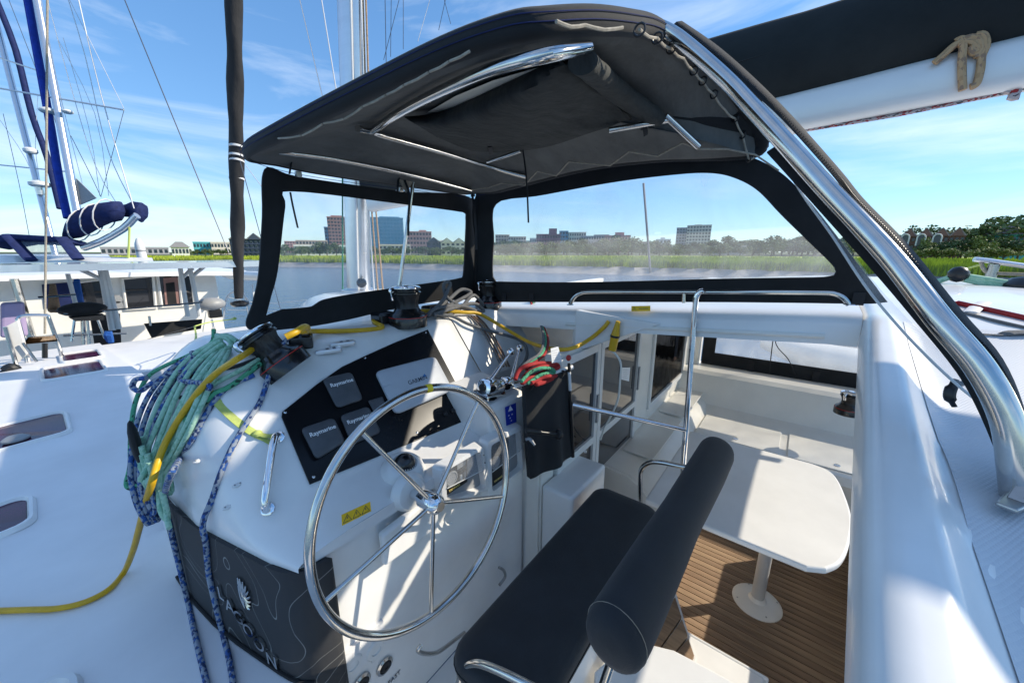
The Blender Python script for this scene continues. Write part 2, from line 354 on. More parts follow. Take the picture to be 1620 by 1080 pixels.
# marsh: its bank line runs along the frame; distance d along azimuth a (from the bow, clockwise)
def pol(a, d, z=WATER): return V((math.sin(R(a))*d, math.cos(R(a))*d, z))
BANK = [(-6, 190), (4, 170), (14, 140), (24, 118), (34, 100), (46, 84), (60, 76), (74, 72), (88, 68), (100, 66), (116, 66), (134, 70), (150, 80)]
def bank(a):
    for (a0, d0), (a1, d1) in zip(BANK, BANK[1:]):
        if a <= a1: return d0+(d1-d0)*max(0, (a-a0))/(a1-a0)
    return BANK[-1][1]
A = [-6+i*1.0 for i in range(157)]
def wob(a, k): return noise.noise((a*.55, k*3.1, 0))
rows = []
for off, z in ((-6, -.25), (-3.4, .22), (-1.8, .55), (-.5, .9), (0, 1.15), (2, 1.25)):
    rows.append([pol(a, bank(a)+off+wob(a, 1)*3, WATER+z+wob(a*3, 2)*.12) for a in A])
struct(MB().grid(rows).build('mud_bank', 'mud'))
rows = [[pol(a, bank(a)+off+wob(a, 1)*3, WATER+z+wob(a*2, off)*.15) for a in A] for off, z in ((.5, 1.22), (6, 1.3), (20, 1.35), (50, 1.4), (100, 1.45), (170, 1.5), (235, 1.7))]
struct(MB().grid(rows).build('marsh_ground', 'marsh_ground'))
rows = [[pol(a, bank(a)+off, WATER+z) for a in A] for off, z in ((215, 1.4), (225, 2.0), (420, 3.2), (1500, 5), (2600, 6))]
struct(MB().grid(rows).build('ground', 'land'))
# cordgrass: uncountable blades in tufts
for gi, (nm, col) in enumerate((('a', (.35, .44, .03)), ('b', (.46, .54, .035)), ('c', (.20, .27, .04)))):
    mat('grass_'+nm, col, .75, var=.4, vscale=.4)
gb = MB(); vs = gb.v; fs = gb.f; gm = []
rnd = random.Random(3)
for i in range(52000):
    a = rnd.uniform(-5, 150); t = rnd.random()
    off = .2+(t**2.2)*85
    d = bank(a)+off+wob(a, 1)*3; h = (1.25+.5*noise.noise((a*.9, off*.12, 5)))*rnd.uniform(.7, 1.15)
    w = (.10+.0012*off)*(1+off*.02)
    p = pol(a, d, WATER+1.15+.003*off); side = V((math.cos(R(a)), -math.sin(R(a)), 0)); yaw = rnd.uniform(-.8, .8)
    side = V((side.x*math.cos(yaw)-side.y*math.sin(yaw), side.x*math.sin(yaw)+side.y*math.cos(yaw), 0))
    ln = V((rnd.uniform(-.25, .25), rnd.uniform(-.25, .25), h)); o = len(vs)
    vs += [p-side*w, p+side*w, p+ln]; fs.append([o, o+1, o+2])
    edge = off < 3+2*noise.noise((a*1.3, 9, 1))
    gm.append(2 if (edge and rnd.random() < .6) else (1 if noise.noise((a*.5, off*.05, 2)) > .02 else 0))
g = gb.build('marsh_grass', 'grass_a', smooth=False); struct(g, 'stuff'); g['label'] = 'bright green cordgrass covering the marsh beyond the water'
g.data.materials.append(M['grass_b']); g.data.materials.append(M['grass_c'])
g.data.polygons.foreach_set('material_index', gm)

# ---------------------------------------------------------------- the boat we stand on
def lerp(a, b, t): return a+(b-a)*t
def tab(k, x):
    if x <= k[0][0]: return k[0][1]
    for (a, p), (b, q) in zip(k, k[1:]):
        if x <= b:
            t = (x-a)/(b-a); return p+(q-p)*t
    return k[-1][1]
def sm(a, b, x): t = max(0, min(1, (x-a)/(b-a))); return t*t*(3-2*t)
# side deck and foredeck
DK = -1.4
def deck_z(x, y): return DK-.10*sm(-.2, -1.3, x)+.05*sm(3, 8, y)
ys = [-1, 0, .5, 1, 1.09, 1.11, 1.5, 2, 2.5, 3, 3.5, 4, 4.5, 5, 5.5, 6, 6.5, 7, 7.5, 8, 8.4]
def xl(y): return -1.25+.55*sm(4, 8.5, y)
def xr(y): return .175 if y < 1.1 else .6 if y < 5.2 else .6-.15*sm(5.2, 8.4, y)
rows = [[V((lerp(xl(y), xr(y), k/10), y, deck_z(lerp(xl(y), xr(y), k/10), y))) for k in range(11)] for y in ys]
dk = struct(MB().slab(rows, (0, 0, -.12)).build('side_deck', 'deck_paint'))
hull = MB().slab([[V((xl(y)-.02, y, deck_z(xl(y), y)-.05)), V((xl(y)+.02, y, -2.4)), V((xl(y)+.25, y, -3.95))] for y in ys], (.1, 0, 0)).build('hull_side', 'gelcoat', dk)
# hatches flush in the deck, along the hull
def hatch(c0, c1, label, handle=True, w=.30):
    (x0, y0), (x1, y1) = c0, c1
    t = thing('deck_hatch', label, 'hatch', (x0, y0, deck_z(x0, y0)), 'flush hatches along the side deck')
    def ring(gr, r=.06):
        out = []
        for cx, cy, a0 in ((x1+gr-r, y1+gr-r, 0), (x0-gr+r, y1+gr-r, 90), (x0-gr+r, y0-gr+r, 180), (x1+gr-r, y0-gr+r, 270)):
            for k in range(5):
                a = R(a0+k*22.5); out.append((cx+r*math.cos(a), cy+r*math.sin(a)))
        return out
    A1, A2, A3 = ring(.036, .08), ring(.012, .07), ring(0)
    f = MB(); f.grid([[V((x, y, deck_z(x, y)+.001)) for x, y in A1], [V((x, y, deck_z(x, y)+.026)) for x, y in ring(.026, .075)], [V((x, y, deck_z(x, y)+.026)) for x, y in A2], [V((x, y, deck_z(x, y)+.005)) for x, y in A3]], closed=True)
    f.build('frame', 'gelcoat', t)
    MB().prism([V((x, y, deck_z(x, y)+.006)) for x, y in A3], (0, 0, .004)).build('pane', 'hatch_glass', t, smooth=False)
    if handle:
        cx, cy = (x0+x1)/2, y0+.12; z = deck_z(cx, cy)+.012
        MB().lathe([(.07, 0), (.07, .012), (.045, .03), (.02, .034)], (cx, cy, z), n=20).build('vent_cap', 'grey_plastic', t)
    return t
def deckpt(u, v): return PS(u, v, deck_z)
hatch((-.55, 4.42), (-.06, 5.0), 'flush deck hatch with a round vent cap on its purple tinted pane')
hatch((-.12, 6.35), (.32, 6.98), 'long reddish deck hatch in the sunlit deck nearest the pulpit seat', False)
hatch((-.62, 3.05), (-.26, 3.40), 'dark deck hatch in the shade, second from the bottom of the frame', False)
hatch((-.45, 1.45), (-.18, 1.77), 'nearest deck hatch, cut by the bottom edge of the frame', False)
hatch((.05, 7.2), (.36, 7.75), 'farthest small deck hatch beside the coachroof', False)
# moulded helm shell: top, sloping dash, ledge, rounded port shoulder and front
PATH = [(2.45, .150), (1.95, .172), (1.6, .20), (1.38, .253), (1.2, .297), (1.09, .335)]
def xp(y):
    k = sorted(PATH); return tab(k, y)
def prof(y):
    z = tab([(1.09, -.905), (1.28, -.852), (1.31, -.828), (1.645, -.418), (1.66, -.402), (1.69, -.388), (1.75, -.380), (2.1, -.365), (2.6, -.36)], y); return z
LIP = -.942
def shell(x, y):
    if y < 1.0: return -9
    f = max(0, min(1, (xp(y)+.27-x)/.27)); g = max(0, min(1, (y-2.08)/.40)); k = 1-(1-f)*(1-g)
    return prof(y)+(LIP-prof(y))*(1-math.sqrt(max(0, 1-k*k)))
con = thing('helm_console', 'white moulded helm console carrying wheel, instruments and winches', 'console', (.85, 1.5, -1.95))
ysn = [1.09, 1.12, 1.16, 1.2, 1.24, 1.28, 1.295, 1.31, 1.33, 1.36, 1.42, 1.48, 1.54, 1.6, 1.63, 1.645, 1.655, 1.67, 1.69, 1.72, 1.76, 1.85, 1.95, 2.05, 2.12]+[2.08+.40*math.sin(R(a)) for a in (15, 30, 45, 58, 68, 76, 82, 86, 89)]
ysn.sort()
sh = MB(); rows = []
for y in ysn:
    r = [V((xp(y), y, LIP-.012))]
    for i in range(15): f = math.cos(math.pi/2*i/14); x = xp(y)+.27*(1-f); r.append(V((x, y, shell(x, y))))
    for x in [xp(y)+.27+(1.52-xp(y)-.27)*k/14 for k in range(1, 15)]: r.append(V((x, y, shell(x, y))))
    r.append(V((1.53, y, shell(1.52, y)-.012)))
    rows.append(r)
sh.grid(rows)
sh.grid([[V((1.53, y, shell(1.52, y)-.012)) for y in ysn if y < 1.76], [V((1.53, y, -1.95)) for y in ysn if y < 1.76]])
# lip under the shoulder and the aft edge, then the wall below (plan path)
wall = [V((xp(y), y, 0)) for y in (2.42, 2.2, 1.95, 1.75, 1.6, 1.45, 1.3, 1.2)]+[V((.345, 1.108, 0)), V((.40, 1.092, 0)), V((.5, 1.09, 0))]+[V((x, 1.09, 0)) for x in (.7, .9, 1.1, 1.3, 1.53)]
ins = []
for i, p in enumerate(wall):
    a = wall[max(i-1, 0)]; b = wall[min(i+1, len(wall)-1)]; t = (b-a).normalized(); ins.append(p+V((-t.y, t.x, 0))*.03)
def low(p): return LIP-.012 if p.y > 1.1 else shell(p.x, 1.09)
sh.grid([[V((p.x, p.y, low(p))) for p in wall], [V((p.x, p.y, min(low(p), LIP)-.01)) for p in wall], [V((q.x, q.y, LIP-.03)) for q in ins], [V((q.x, q.y, -1.95)) for q in ins]])
sh.build('shell', 'gelcoat', con, ang=50, weld=.003)
# inner face of the well, right of the console, up to the hardtop beam
ex = MB(); yy = [1.40, 1.46, 1.52, 1.6, 1.645, 1.67, 1.7, 1.76, 2.0, 2.3, 2.44]
ex.grid([[V((x, y, prof(y)-.02*sm(1.7, 2.0, x)*(y < 1.7))) for x in (1.531, 1.65, 1.8, 1.95, 2.12)] for y in yy])
ex.grid([[V((x, 1.40, prof(1.40))) for x in (1.531, 2.12)], [V((x, 1.43, -1.0)) for x in (1.531, 2.12)]])
ex.build('side_shell', 'gelcoat', con, ang=40)
# coachroof ahead of the windscreen
rows = []
for y in (2.7, 3, 3.5, 4, 4.5, 4.8, 5.0, 5.2):
    e = .20*sm(4.6, 5.2, y)
    xl_ = 1.1+.8*sm(2.7, 5.2, y); rows.append([V((lerp(xl_, 5-xl_, k/12), y, -.47-e-.30*abs(k/6-1)**6)) for k in range(13)])
struct(MB().slab(rows, (0, 0, -.95)).build('coachroof', 'gelcoat'))
# ---------------------------------------------------------------- hardtop round the helm well
def ht(x, y):
    z = tab([(-.4, -.60), (.2, -.50), (.5, -.455), (.9, -.405), (1.3, -.35), (1.7, -.285), (2.0, -.242), (2.4, -.212), (3.2, -.185), (4.2, -.19), (5.0, -.225), (5.4, -.30)], x)
    z -= .075*max(0, y+.15); z -= .03*max(0, -.6-y); z -= .045*sm(-.20, -.30, y)*sm(2.1, 1.7, x)
    return z
def ht_b(x, y):                        # with the raised border along the well and the recessed tread panel
    z = ht(x, y)
    if y < .0: z += .022*sm(-.235, -.185, y)*(1-sm(1.9, 2.1, x))
    z += .030*max(0, 1-math.hypot((x-.98)/.30, (y+.36)/.13)**2)**.7 if abs(x-.98) < .3 and abs(y+.36) < .13 else 0
    return z
hb = MB()
yl = [-.112, -.118, -.135, -.16, -.18, -.19, -.2, -.21, -.22, -.235, -.25, -.27, -.3, -.33, -.36, -.39, -.42, -.46, -.5, -.6, -.8, -1.15]
xs = [-.35+i*.05 for i in range(48)]+[2.1, 2.3, 2.6, 3, 3.5, 4, 4.5, 5, 5.3]
def rim(y): return -.03*(1-min(1, (-.112-y)/.03))**2 if y > -.142 else 0
skew = lambda x: -.062*max(0, min(1.75, x-.45))
rows = [[V((x, y+skew(x)*(1-min(1, (-.112-y)/.5)), ht_b(x, y)+rim(y))) for x in xs] for y in yl]
hb.slab(rows, (0, 0, -.10))
xs2 = [1.975, 1.98, 2.0, 2.03, 2.1, 2.3, 2.6, 3, 3.5, 4, 4.5, 5, 5.3]
def rim2(x): return -.035*(1-min(1, (x-1.975)/.055))**2 if x < 2.03 else 0
rows = [[V((x, y, ht(x, y)+rim2(x))) for x in xs2] for y in (2.3, 2.0, 1.7, 1.4, 1.1, .8, .5, .2, 0, -.11, -.205)]
hb.slab(rows, (0, 0, -.085))
hard = struct(hb.build('hardtop', 'gelcoat', ang=50))
# drip moulding along the beam and the fairing where beam and console meet
MB().tube([V((1.972, y, ht(1.98, y)-.088)) for y in (-.1, .2, .5, .8, 1.05, 1.12)], .011, 8, smooth=3).build('drip_moulding', 'gelcoat_cream', hard)
fa = MB(); fa.prism([V((1.962, 1.05, -.335)), V((1.962, .55, -.36)), V((1.962, .98, -.56)), V((1.962, 1.05, -.58))], (.12, 0, 0)); fa.build('beam_fairing', 'gelcoat', hard, smooth=False, bevel=.006)
# tread panel (moulded diamonds) behind the border
rows = [[V((x, y+skew(x)*(1-min(1, (-.112-y)/.5)), ht_b(x, y)+.002)) for x in [.35+i*.06 for i in range(28)]] for y in (-.245, -.26, -.28, -.3, -.33, -.36, -.39, -.42, -.46, -.52, -.7, -1.0)]
MB().grid(rows).build('tread_panel', 'nonskid', hard)
# ---------------------------------------------------------------- cockpit
FL, YB, XS = -2.15, 1.0, 5.0
struct(MB().box((1.2, -2.4, FL-.08), (XS+.2, YB, FL-.016)).build('cockpit_floor', 'caulk', smooth=False))
fl = [o for o in sc.objects if o.name == 'cockpit_floor'][0]
w = .046
pm = {}
for i in range(46):
    x = 1.62+i*w; k = ('teak', 'teak_b', 'teak_c')[(i*7+i//3) % 3]
    if k not in pm:
        o = MB().box((1.62+.0025+i*w-i*w, -2.35, FL-.016), (1.62+w-.0035, YB-.02, FL)).build('plank', k, fl, smooth=False); pm[k] = o; o.location = (i*w, 0, 0)
    else:
        o = pm[k].copy(); sc.collection.objects.link(o); o.location = (i*w, 0, 0)
# aft bulkhead of the saloon with sliding door and window
bh = MB()
def Q(u, v, off=0.): return PX(u, v, y=YB-off)
X = lambda u, v: Q(u, v).x
x_d0, x_p1, x_p2, x_w0, x_w1 = 1.62, X(944, 600), X(1007, 600), X(1027, 600), X(1080, 580)
zt = -.36
bh.box((1.548, YB, FL), (1.68, YB+.08, -.72)); bh.box((1.99, YB, -.55), (XS, YB+.08, zt)); bh.box((1.532, YB+.01, FL), (1.546, 1.44, -.80)); bh.box((1.68, YB, -.62), (1.99, YB+.08, -.55))
bh.box((x_p2, YB, FL), (x_w0, YB+.08, -.55)); bh.box((x_w0, YB, FL), (x_w1, YB+.08, -1.45)); bh.box((x_w1, YB, FL), (XS+.05, YB+.08, -.55))
struct(bh.build('saloon_bulkhead', 'gelcoat_cream', smooth=False, bevel=.006))
dr = thing('sliding_door', 'dark glazed sliding door of the saloon in white frames', 'door', (2.2, YB, FL))
for nm, xa, xb in (('leaf_frame', 1.69, x_p1), ('leaf_frame', x_p1+.012, x_p2-.012)):
    f = MB(); z0, z1, tk = FL+.06, -.57, .045
    for lo, hi in (((xa, z0), (xa+tk, z1)), ((xb-tk, z0), (xb, z1)), ((xa+tk, z0), (xb-tk, z0+.07)), ((xa+tk, z1-.05), (xb-tk, z1)), ((xa+tk, -1.27), (xb-tk, -1.22))):
        f.box((lo[0], YB-.022, lo[1]), (hi[0], YB+.02, hi[1]))
    fo = f.build(nm, 'white_plastic', dr, smooth=False, bevel=.003)
    MB().box((xa+tk-.004, YB-.004, z0+.06), (xb-tk+.004, YB+.008, z1-.04)).build('pane', 'door_glass', fo, smooth=False)
    MB().box((xb-tk+.008, YB-.034, -1.12), (xb-.01, YB-.024, -.92)).build('pull', 'grey_plastic', fo, smooth=False, bevel=.002)
MB().box((1.66, YB-.07, FL), (x_p2+.02, YB+.02, FL+.055)).build('track', 'aluminium', dr, smooth=False, bevel=.003)
wd = thing('saloon_window', 'tinted saloon window with a drawn curtain behind the glass', 'window', ((x_w0+x_w1)/2, YB, -1.45))
f = MB(); za, zb = -1.44, -.56
for lo, hi in (((x_w0, za), (x_w0+.05, zb)), ((x_w1-.05, za), (x_w1, zb)), ((x_w0+.05, za), (x_w1-.05, za+.05)), ((x_w0+.05, zb-.04), (x_w1-.05, zb))): f.box((lo[0], YB-.02, lo[1]), (hi[0], YB+.03, hi[1]))
f.build('frame', 'white_plastic', wd, smooth=False, bevel=.003)
MB().box((x_w0+.045, YB, za+.045), (x_w1-.045, YB+.008, zb-.035)).build('pane', 'tinted_glass', wd, smooth=False)
rows = []
for k in range(41):
    x = lerp(x_w0+.35*(x_w1-x_w0), x_w1, k/40); rows.append([V((x, YB+.13+.03*math.sin(k*1.1), z)) for z in (-.5, -1.0, -1.5)])
MB().grid(rows).build('curtain', 'curtain', wd)
# inside of the saloon: a dim room so the glass has depth
rm = MB(); rm.box((1.5, YB+.09, FL-.06), (XS+.1, YB+.1, FL)); rm.box((1.5, 2.3, FL), (XS+.1, 2.36, -.36))
struct(rm.build('saloon_interior', 'gelcoat_cream', smooth=False))
# moulded settee along the bulkhead and along the starboard side, and the coaming above it
st = MB()
pf = [(YB, -1.56), (.80, -1.58), (.70, -1.63), (.60, -1.74), (.56, -1.9), (.56, FL)]
st.slab([[V((x, y, z)) for y, z in pf] for x in (2.42, 2.5, 3, 3.6, 4.2, XS)], (0, .05, -.03))
st.prism([V((2.385, y, z)) for y, z in [(YB, FL), (.56, FL), (.56, -1.9), (.60, -1.74), (.70, -1.63), (.80, -1.58), (YB, -1.56)]], (.03, 0, 0))
struct(st.build('bulkhead_settee', 'gelcoat_cream', ang=30))
sb = MB()
ps = [(3.55, FL), (3.55, -1.75), (3.6, -1.70), (4.25, -1.70), (4.42, -1.66), (4.50, -1.50), (4.56, -1.36), (4.62, -1.33), (XS+.02, -1.36)]
sb.slab([[V((x, y, z)) for x, z in ps] for y in (YB-.001, .7, .3, -.2, -.8, -1.4, -2.2)], (.02, 0, -.04))
struct(sb.build('starboard_settee', 'gelcoat_cream', ang=30))
for i in range(3):
    y0 = .62-i*.72
    MB().box((3.68, y0-.66, -1.698), (4.20, y0, -1.688)).build('locker_lid', 'gelcoat_cream', [o for o in sc.objects if o.name == 'starboard_settee'][0], smooth=False, bevel=.006)
    MB().lathe([(.022, 0), (.022, .004), (.012, .005)], (3.76, y0-.33, -1.688), (0, 0, 1), 16).build('lid_latch', 'steel', [o for o in sc.objects if o.name == 'starboard_settee'][0])
for i in range(2):
    MB().box((2.7+i*.95, .72, -1.566-.0), (3.55+i*.95, .97, -1.552)).build('locker_lid', 'gelcoat_cream', [o for o in sc.objects if o.name == 'bulkhead_settee'][0], smooth=False, bevel=.006)
for k in range(5):
    MB().box((2.36, .66+k*.03, -1.93), (2.384, .68+k*.03, -1.80)).build('vent_slat', 'gelcoat_cream', [o for o in sc.objects if o.name == 'bulkhead_settee'][0], smooth=False)
co = MB(); co.box((XS, -2.4, FL-1.6), (XS+.18, YB+1.0, -1.37)); co.box((XS-.06, YB-.10, -1.37), (XS+.10, YB, -.30)); co.box((XS-.05, -2.4, -.40), (XS+.16, YB, -.30))
struct(co.build('starboard_coaming', 'gelcoat_cream', smooth=False, bevel=.015))
# starboard clear curtain, black edged
cu = thing('side_curtain', 'clear roll-down side curtain with black hem across the cockpit', 'curtain', (XS+.02, -.3, -1.36))
f = MB(); f.box((XS+.01, -2.3, -1.36), (XS+.022, .88, -1.20)); f.box((XS+.01, .74, -1.2), (XS+.022, .88, -.42)); f.box((XS+.01, -2.3, -.52), (XS+.022, .74, -.42))
f.build('hem', 'black_canvas', cu, smooth=False)
MB().box((XS+.014, -2.3, -1.2), (XS+.018, .74, -.52)).build('pane', 'clear_vinyl_side', cu, smooth=False)
for y in (.35, -.25):
    MB().box((XS-.005, y-.03, -1.38), (XS+.008, y+.03, -1.24)).build('strap', 'webbing_black', cu, smooth=False)
for k, pts in enumerate(([(1228, 512), (1222, 545), (1217, 590)], [(1224, 512), (1228, 545), (1247, 568), (1258, 592)])):
    MB().tube([PX(u, v, x=XS-.02) for u, v in pts], .005, 6, smooth=4).build('cord', 'black_rope', cu)
# helm sole, step block beside the console and the seat plinth
hs_ = MB(); hs_.box((.15, -.12, -2.02), (1.78, 1.12, -1.95)); hs_.box((1.781, -.14, FL), (1.80, .99, -1.953))
hs_.box((.176, -.2, -2.02), (.20, 1.10, -1.41)); struct(hs_.build('helm_sole', 'gelcoat', smooth=False, bevel=.01))
sbk = MB(); a = PX(845, 812, y=1.05); b = PX(932, 742, y=1.02)
sbk.box((1.547, .80, -1.95), (1.97, .998, -1.27))
tag(sbk.build('step_block', 'gelcoat', smooth=False, bevel=.02), 'low white block between the helm console and the saloon door', 'step')
pl_ = thing('seat_plinth', 'white moulded ledge with teak treads beyond the helm seat', 'ledge', (1.9, .1, FL))
MB().prism([PX(u, v, z=-1.60) for u, v in ((1000, 1010), (1066, 1026), (1120, 1054), (1190, 1092), (1260, 1180), (960, 1180), (940, 1060))], (0, 0, -.5)).build('ledge', 'gelcoat', pl_, smooth=False, bevel=.012)
for i, c4 in enumerate(([(1068, 944), (1078, 975), (1045, 1022), (1020, 1012)], [(1079, 979), (1088, 1005), (1068, 1030), (1047, 1024)], [(1089, 1009), (1098, 1036), (1092, 1046), (1070, 1032)])):
    MB().prism([PX(u, v, z=-1.925) for u, v in c4], (0, 0, -.02)).build('tread', ('teak', 'teak_c', 'teak_b')[i], pl_, smooth=False)
MB().prism([PX(u, v, z=-1.9465) for u, v in ((1069, 936), (1101, 1040), (1092, 1060), (1010, 1040))], (0, 0, -.18)).build('tread_base', 'gelcoat', pl_, smooth=False)
pt = [(1.80, .33, FL+.001), (3.4, .30, FL+.001)]
MB().box((1.80, .40, FL), (3.54, .46, FL+.16)).build('kick_board', 'gelcoat_cream', pl_, smooth=False, bevel=.008)
MB().box((2.28, .394, FL+.06), (2.46, .40, FL+.11)).build('label', 'red_plastic', pl_, smooth=False)
# right-hand side of the floor: locker front under the slab
MB().box((1.5, -.62, FL), (3.4, -.56, -1.50)).build('locker_front', 'gelcoat_cream', fl, smooth=False, bevel=.008)
# ================================================================ helm equipment
PN = V((0, -.774, .633)); P0 = V((.9, 1.31, -.828))
def PP(u, v, off=0.): return PL(u, v, P0+PN*off, PN)
UPD = V((0, .633, .774))
ip = thing('instrument_dash', 'glossy black instrument panel screwed to the sloping dash', 'panel', PP(620, 640))
arc = [(489.6, 766.6), (749, 660), (676, 522), (625, 542), (577, 563.5), (540, 581), (500, 609), (465, 637), (446, 652), (445, 660)]
MB().prism([PP(u, v, .001) for u, v in arc], PN*.007).build('plate', 'black_gloss', ip, smooth=False, bevel=.0015)
for u, v in ((451, 652), (577, 566), (673, 526), (496, 754), (660, 684), (741, 655)):
    MB().lathe([(.0055, 0), (.0055, .002), (.003, .003)], PP(u, v, .008), PN, 10).build('screw', 'steel', ip)
def rquad(c4, k=.16, n=4, fn=PP, off=0., grow=0.):
    P = [fn(u, v, off) for u, v in c4]; ce = sum(P, V())/4; P = [ce+(p-ce)*(1+grow) for p in P]; out = []
    for i in range(4):
        p, a, b = P[i], P[i-1], P[(i+1) % 4]; s, e = p+(a-p)*k, p+(b-p)*k
        for j in range(n+1):
            t = j/n; out.append(s*(1-t)**2+p*2*t*(1-t)+e*t*t)
    return out
def cushion(c4, h, fn=PP, nd=PN, k=.16, base=.008, tp=-.12, dome=.004):
    b = MB(); r0 = rquad(c4, k, 4, fn, base); r1 = rquad(c4, k, 4, fn, base+h*.65, 0); r2 = rquad(c4, k, 4, fn, base+h*.93, tp*.35); r3 = rquad(c4, k, 4, fn, base+h, tp)
    ce = sum(r3, V())/len(r3)+nd*dome; r4 = [ce+(p-ce)*.5 for p in r3]; r4 = [p+nd*dome*.6 for p in r4]
    b.grid([r0, r1, r2, r3, r4, [ce+(p-ce)*.02 for p in r4]], closed=True); b.add([], []); return b
covers = [([(508.9, 599), (556, 588), (575, 632), (532.6, 646.6)], (541, 605), 'dark grey square instrument cover, topmost of the three'),
          ([(537, 657), (583, 642), (603.6, 683.6), (556, 704)], (567.5, 662), 'dark grey square instrument cover nearest the compass, behind the wheel rim'),
          ([(474.8, 677.7), (528, 660), (547, 698.5), (500, 728)], (511, 681), 'dark grey square instrument cover at the panel corner by the chrome grab handle')]
for c4, tp, lab in covers:
    ce = V(); t = thing('instrument_cover', lab, 'cover', PP(*tp), 'instrument covers')
    cushion(c4, .026).build('cover', 'instrument_cover', t, ang=60)
    text('Raymarine', .0235, PP(*tp, .0395), (1, 0, 0), UPD, 'white_ink', 'lettering', t, bold=.0003)
t = thing('plotter_cover', 'large pale grey sun cover over the chart plotter', 'cover', PP(655, 610))
c4 = [(591.8, 588), (688, 563), (717, 617), (625, 657)]
cushion(c4, .036, k=.12, dome=.006).build('cover', 'plotter_cover', t, ang=60)
sw = MB(); sw.tube([PP(u, v, .0455) for u, v in ((606, 612), (630, 603), (660, 588), (690, 580))], .0022, 6, smooth=4, flat=.5); sw.build('crease', 'plotter_cover', t)
text('GARMIN', .030, PP(661, 601, .0505), (1, 0, 0), UPD, 'dark_ink', 'lettering', t, bold=.0002)
MB().prism([PP(u, v, .050) for u, v in ((668, 597), (675.5, 595), (671, 591))], PN*.001).build('emblem', 'blue_ink', t, smooth=False)
t = thing('card_reader', 'small black recessed socket box beside the plotter cover', 'socket', PP(600, 640))
cushion([(582, 634), (605, 627), (613, 646), (592, 653)], .020, k=.08, dome=0).build('lid', 'instrument_cover', t, ang=50)
t = thing('key_switch', 'black round ignition switches at the lower end of the panel', 'switch', PP(720, 648))
for u, v in ((704, 655), (716, 650), (726, 645)): MB().lathe([(.012, 0), (.012, .008), (.008, .012)], PP(u, v, .008), PN, 16).build('knob', 'black_plastic', t)
# steering wheel
WC = V((.746, .957, -.887)); WN = V((-.021, -.992, .125)).normalized(); WR = .42
a_ = V((1, 0, 0)); a_ = (a_-WN*a_.dot(WN)).normalized(); b_ = WN.cross(a_)
wh = thing('steering_wheel', 'large stainless five-spoke steering wheel on the helm console', 'wheel', WC-V((0, 0, .45)))
rimp = [WC+(a_*math.cos(2*math.pi*k/96)+b_*math.sin(2*math.pi*k/96))*WR for k in range(96)]
MB().tube(rimp, .0148, 14, closed=True).build('rim', 'steel', wh)
for u, v in ((580, 691), (755, 637), (794, 785), (682, 967), (517, 948)):
    p = PL(u, v, WC, WN); d = (p-WC).normalized(); s_ = WC+WN*.012
    MB().tube([s_+d*.02, WC+d*(WR-.012)], .0078, 12).build('spoke', 'steel', wh)
hb_ = MB().lathe([(.020, -.145), (.020, -.05), (.034, -.045), (.036, -.02), (.037, .02), (.034, .034), (.024, .046), (.014, .050), (.012, .052)], WC, WN, 28).build('hub', 'chrome', wh)
MB().lathe([(.0175, 0), (.017, .002)], WC+WN*.0525, WN, 20).build('hub_cap', 'steel', hb_)
MB().lathe([(.074, -.150), (.074, -.135), (.058, -.112), (.04, -.108)], WC, WN, 28).build('flange', 'white_plastic', wh)
k0 = min(range(96), key=lambda k: (ray(680, 612).normalized()-rimp[k].normalized()).length)
MB().tube([rimp[(k0+i) % 96] for i in (-.6, 0, .6) if True and float(i).is_integer()] or [rimp[k0]], .01, 6) if False else None
tp_ = [rimp[k0]+(rimp[(k0+1) % 96]-rimp[k0])*t for t in (-.42, -.2, 0, .2, .42)]
MB().tube(tp_, .0158, 14).build('marker_tape', 'tape_yellow', wh)
# compass
cb = V((.80, 1.195, -.878)); cn = V((0, -.30, .95)).normalized()
cp = thing('compass', 'domed compass in a round white housing on the console ledge', 'compass', cb)
MB().lathe([(.094, 0), (.092, .012), (.078, .040), (.066, .052), (.050, .056), (.046, .050)], cb-cn*.01, cn, 32).build('housing', 'white_plastic', cp)
MB().ball(cb+cn*.036, .0445, n=24).build('dome', 'winch_black', cp)
MB().lathe([(.0448, 0), (.0448, .0035)], cb+cn*.040, cn, 28).build('dial_ring', 'grey_plastic', cp)
for k in range(10):
    a = V((1, 0, 0)).lerp(V((1, 0, 0)), 0); th = R(-150+k*13); q = cb+cn*.046+(a*math.cos(th)+cn.cross(a)*math.sin(th))*.0436
    MB().box((-.001, -.001, -.003), (.001, .001, .003), Matrix.Translation(q)).build('dial_mark', 'white_ink', cp, smooth=False)
# throttle pod
tpd = MB(); tpd.prism([V((1.22, y, z)) for y, z in ((1.080, -1.14), (1.092, -.745), (1.12, -.722), (1.42, -.672), (1.46, -1.14))], (.303, 0, 0))
tpd.build('throttle_pod', 'gelcoat', con, smooth=False, bevel=.018)
def YP(y): return lambda u, v, off=0.: PX(u, v, y=y-off)
PO = YP(1.085)
t = thing('anchor_sticker', 'small blue sticker with a white boat symbol below the throttle', 'sticker', PX(808, 656, y=1.087))
MB().prism([YP(1.086)(u, v) for u, v in ((799, 644), (816, 637), (817, 667), (801, 673))], (0, -.0015, 0)).build('sheet', 'sticker_blue', t, smooth=False)
MB().prism([YP(1.0842)(u, v) for u, v in ((804, 651), (811.5, 648), (807, 641))], (0, -.001, 0)).build('symbol', 'white_ink', t, smooth=False)
for u, v in ((805, 657), (810, 655), (807, 661), (809, 665)):
    MB().box((-.004, -.001, -.003), (.004, 0, .003), Matrix.Translation(YP(1.0842)(u, v))).build('symbol', 'white_ink', t, smooth=False)
th = thing('throttle_control', 'chrome twin-lever engine control on the console corner', 'throttle', PX(790, 625, y=1.2))
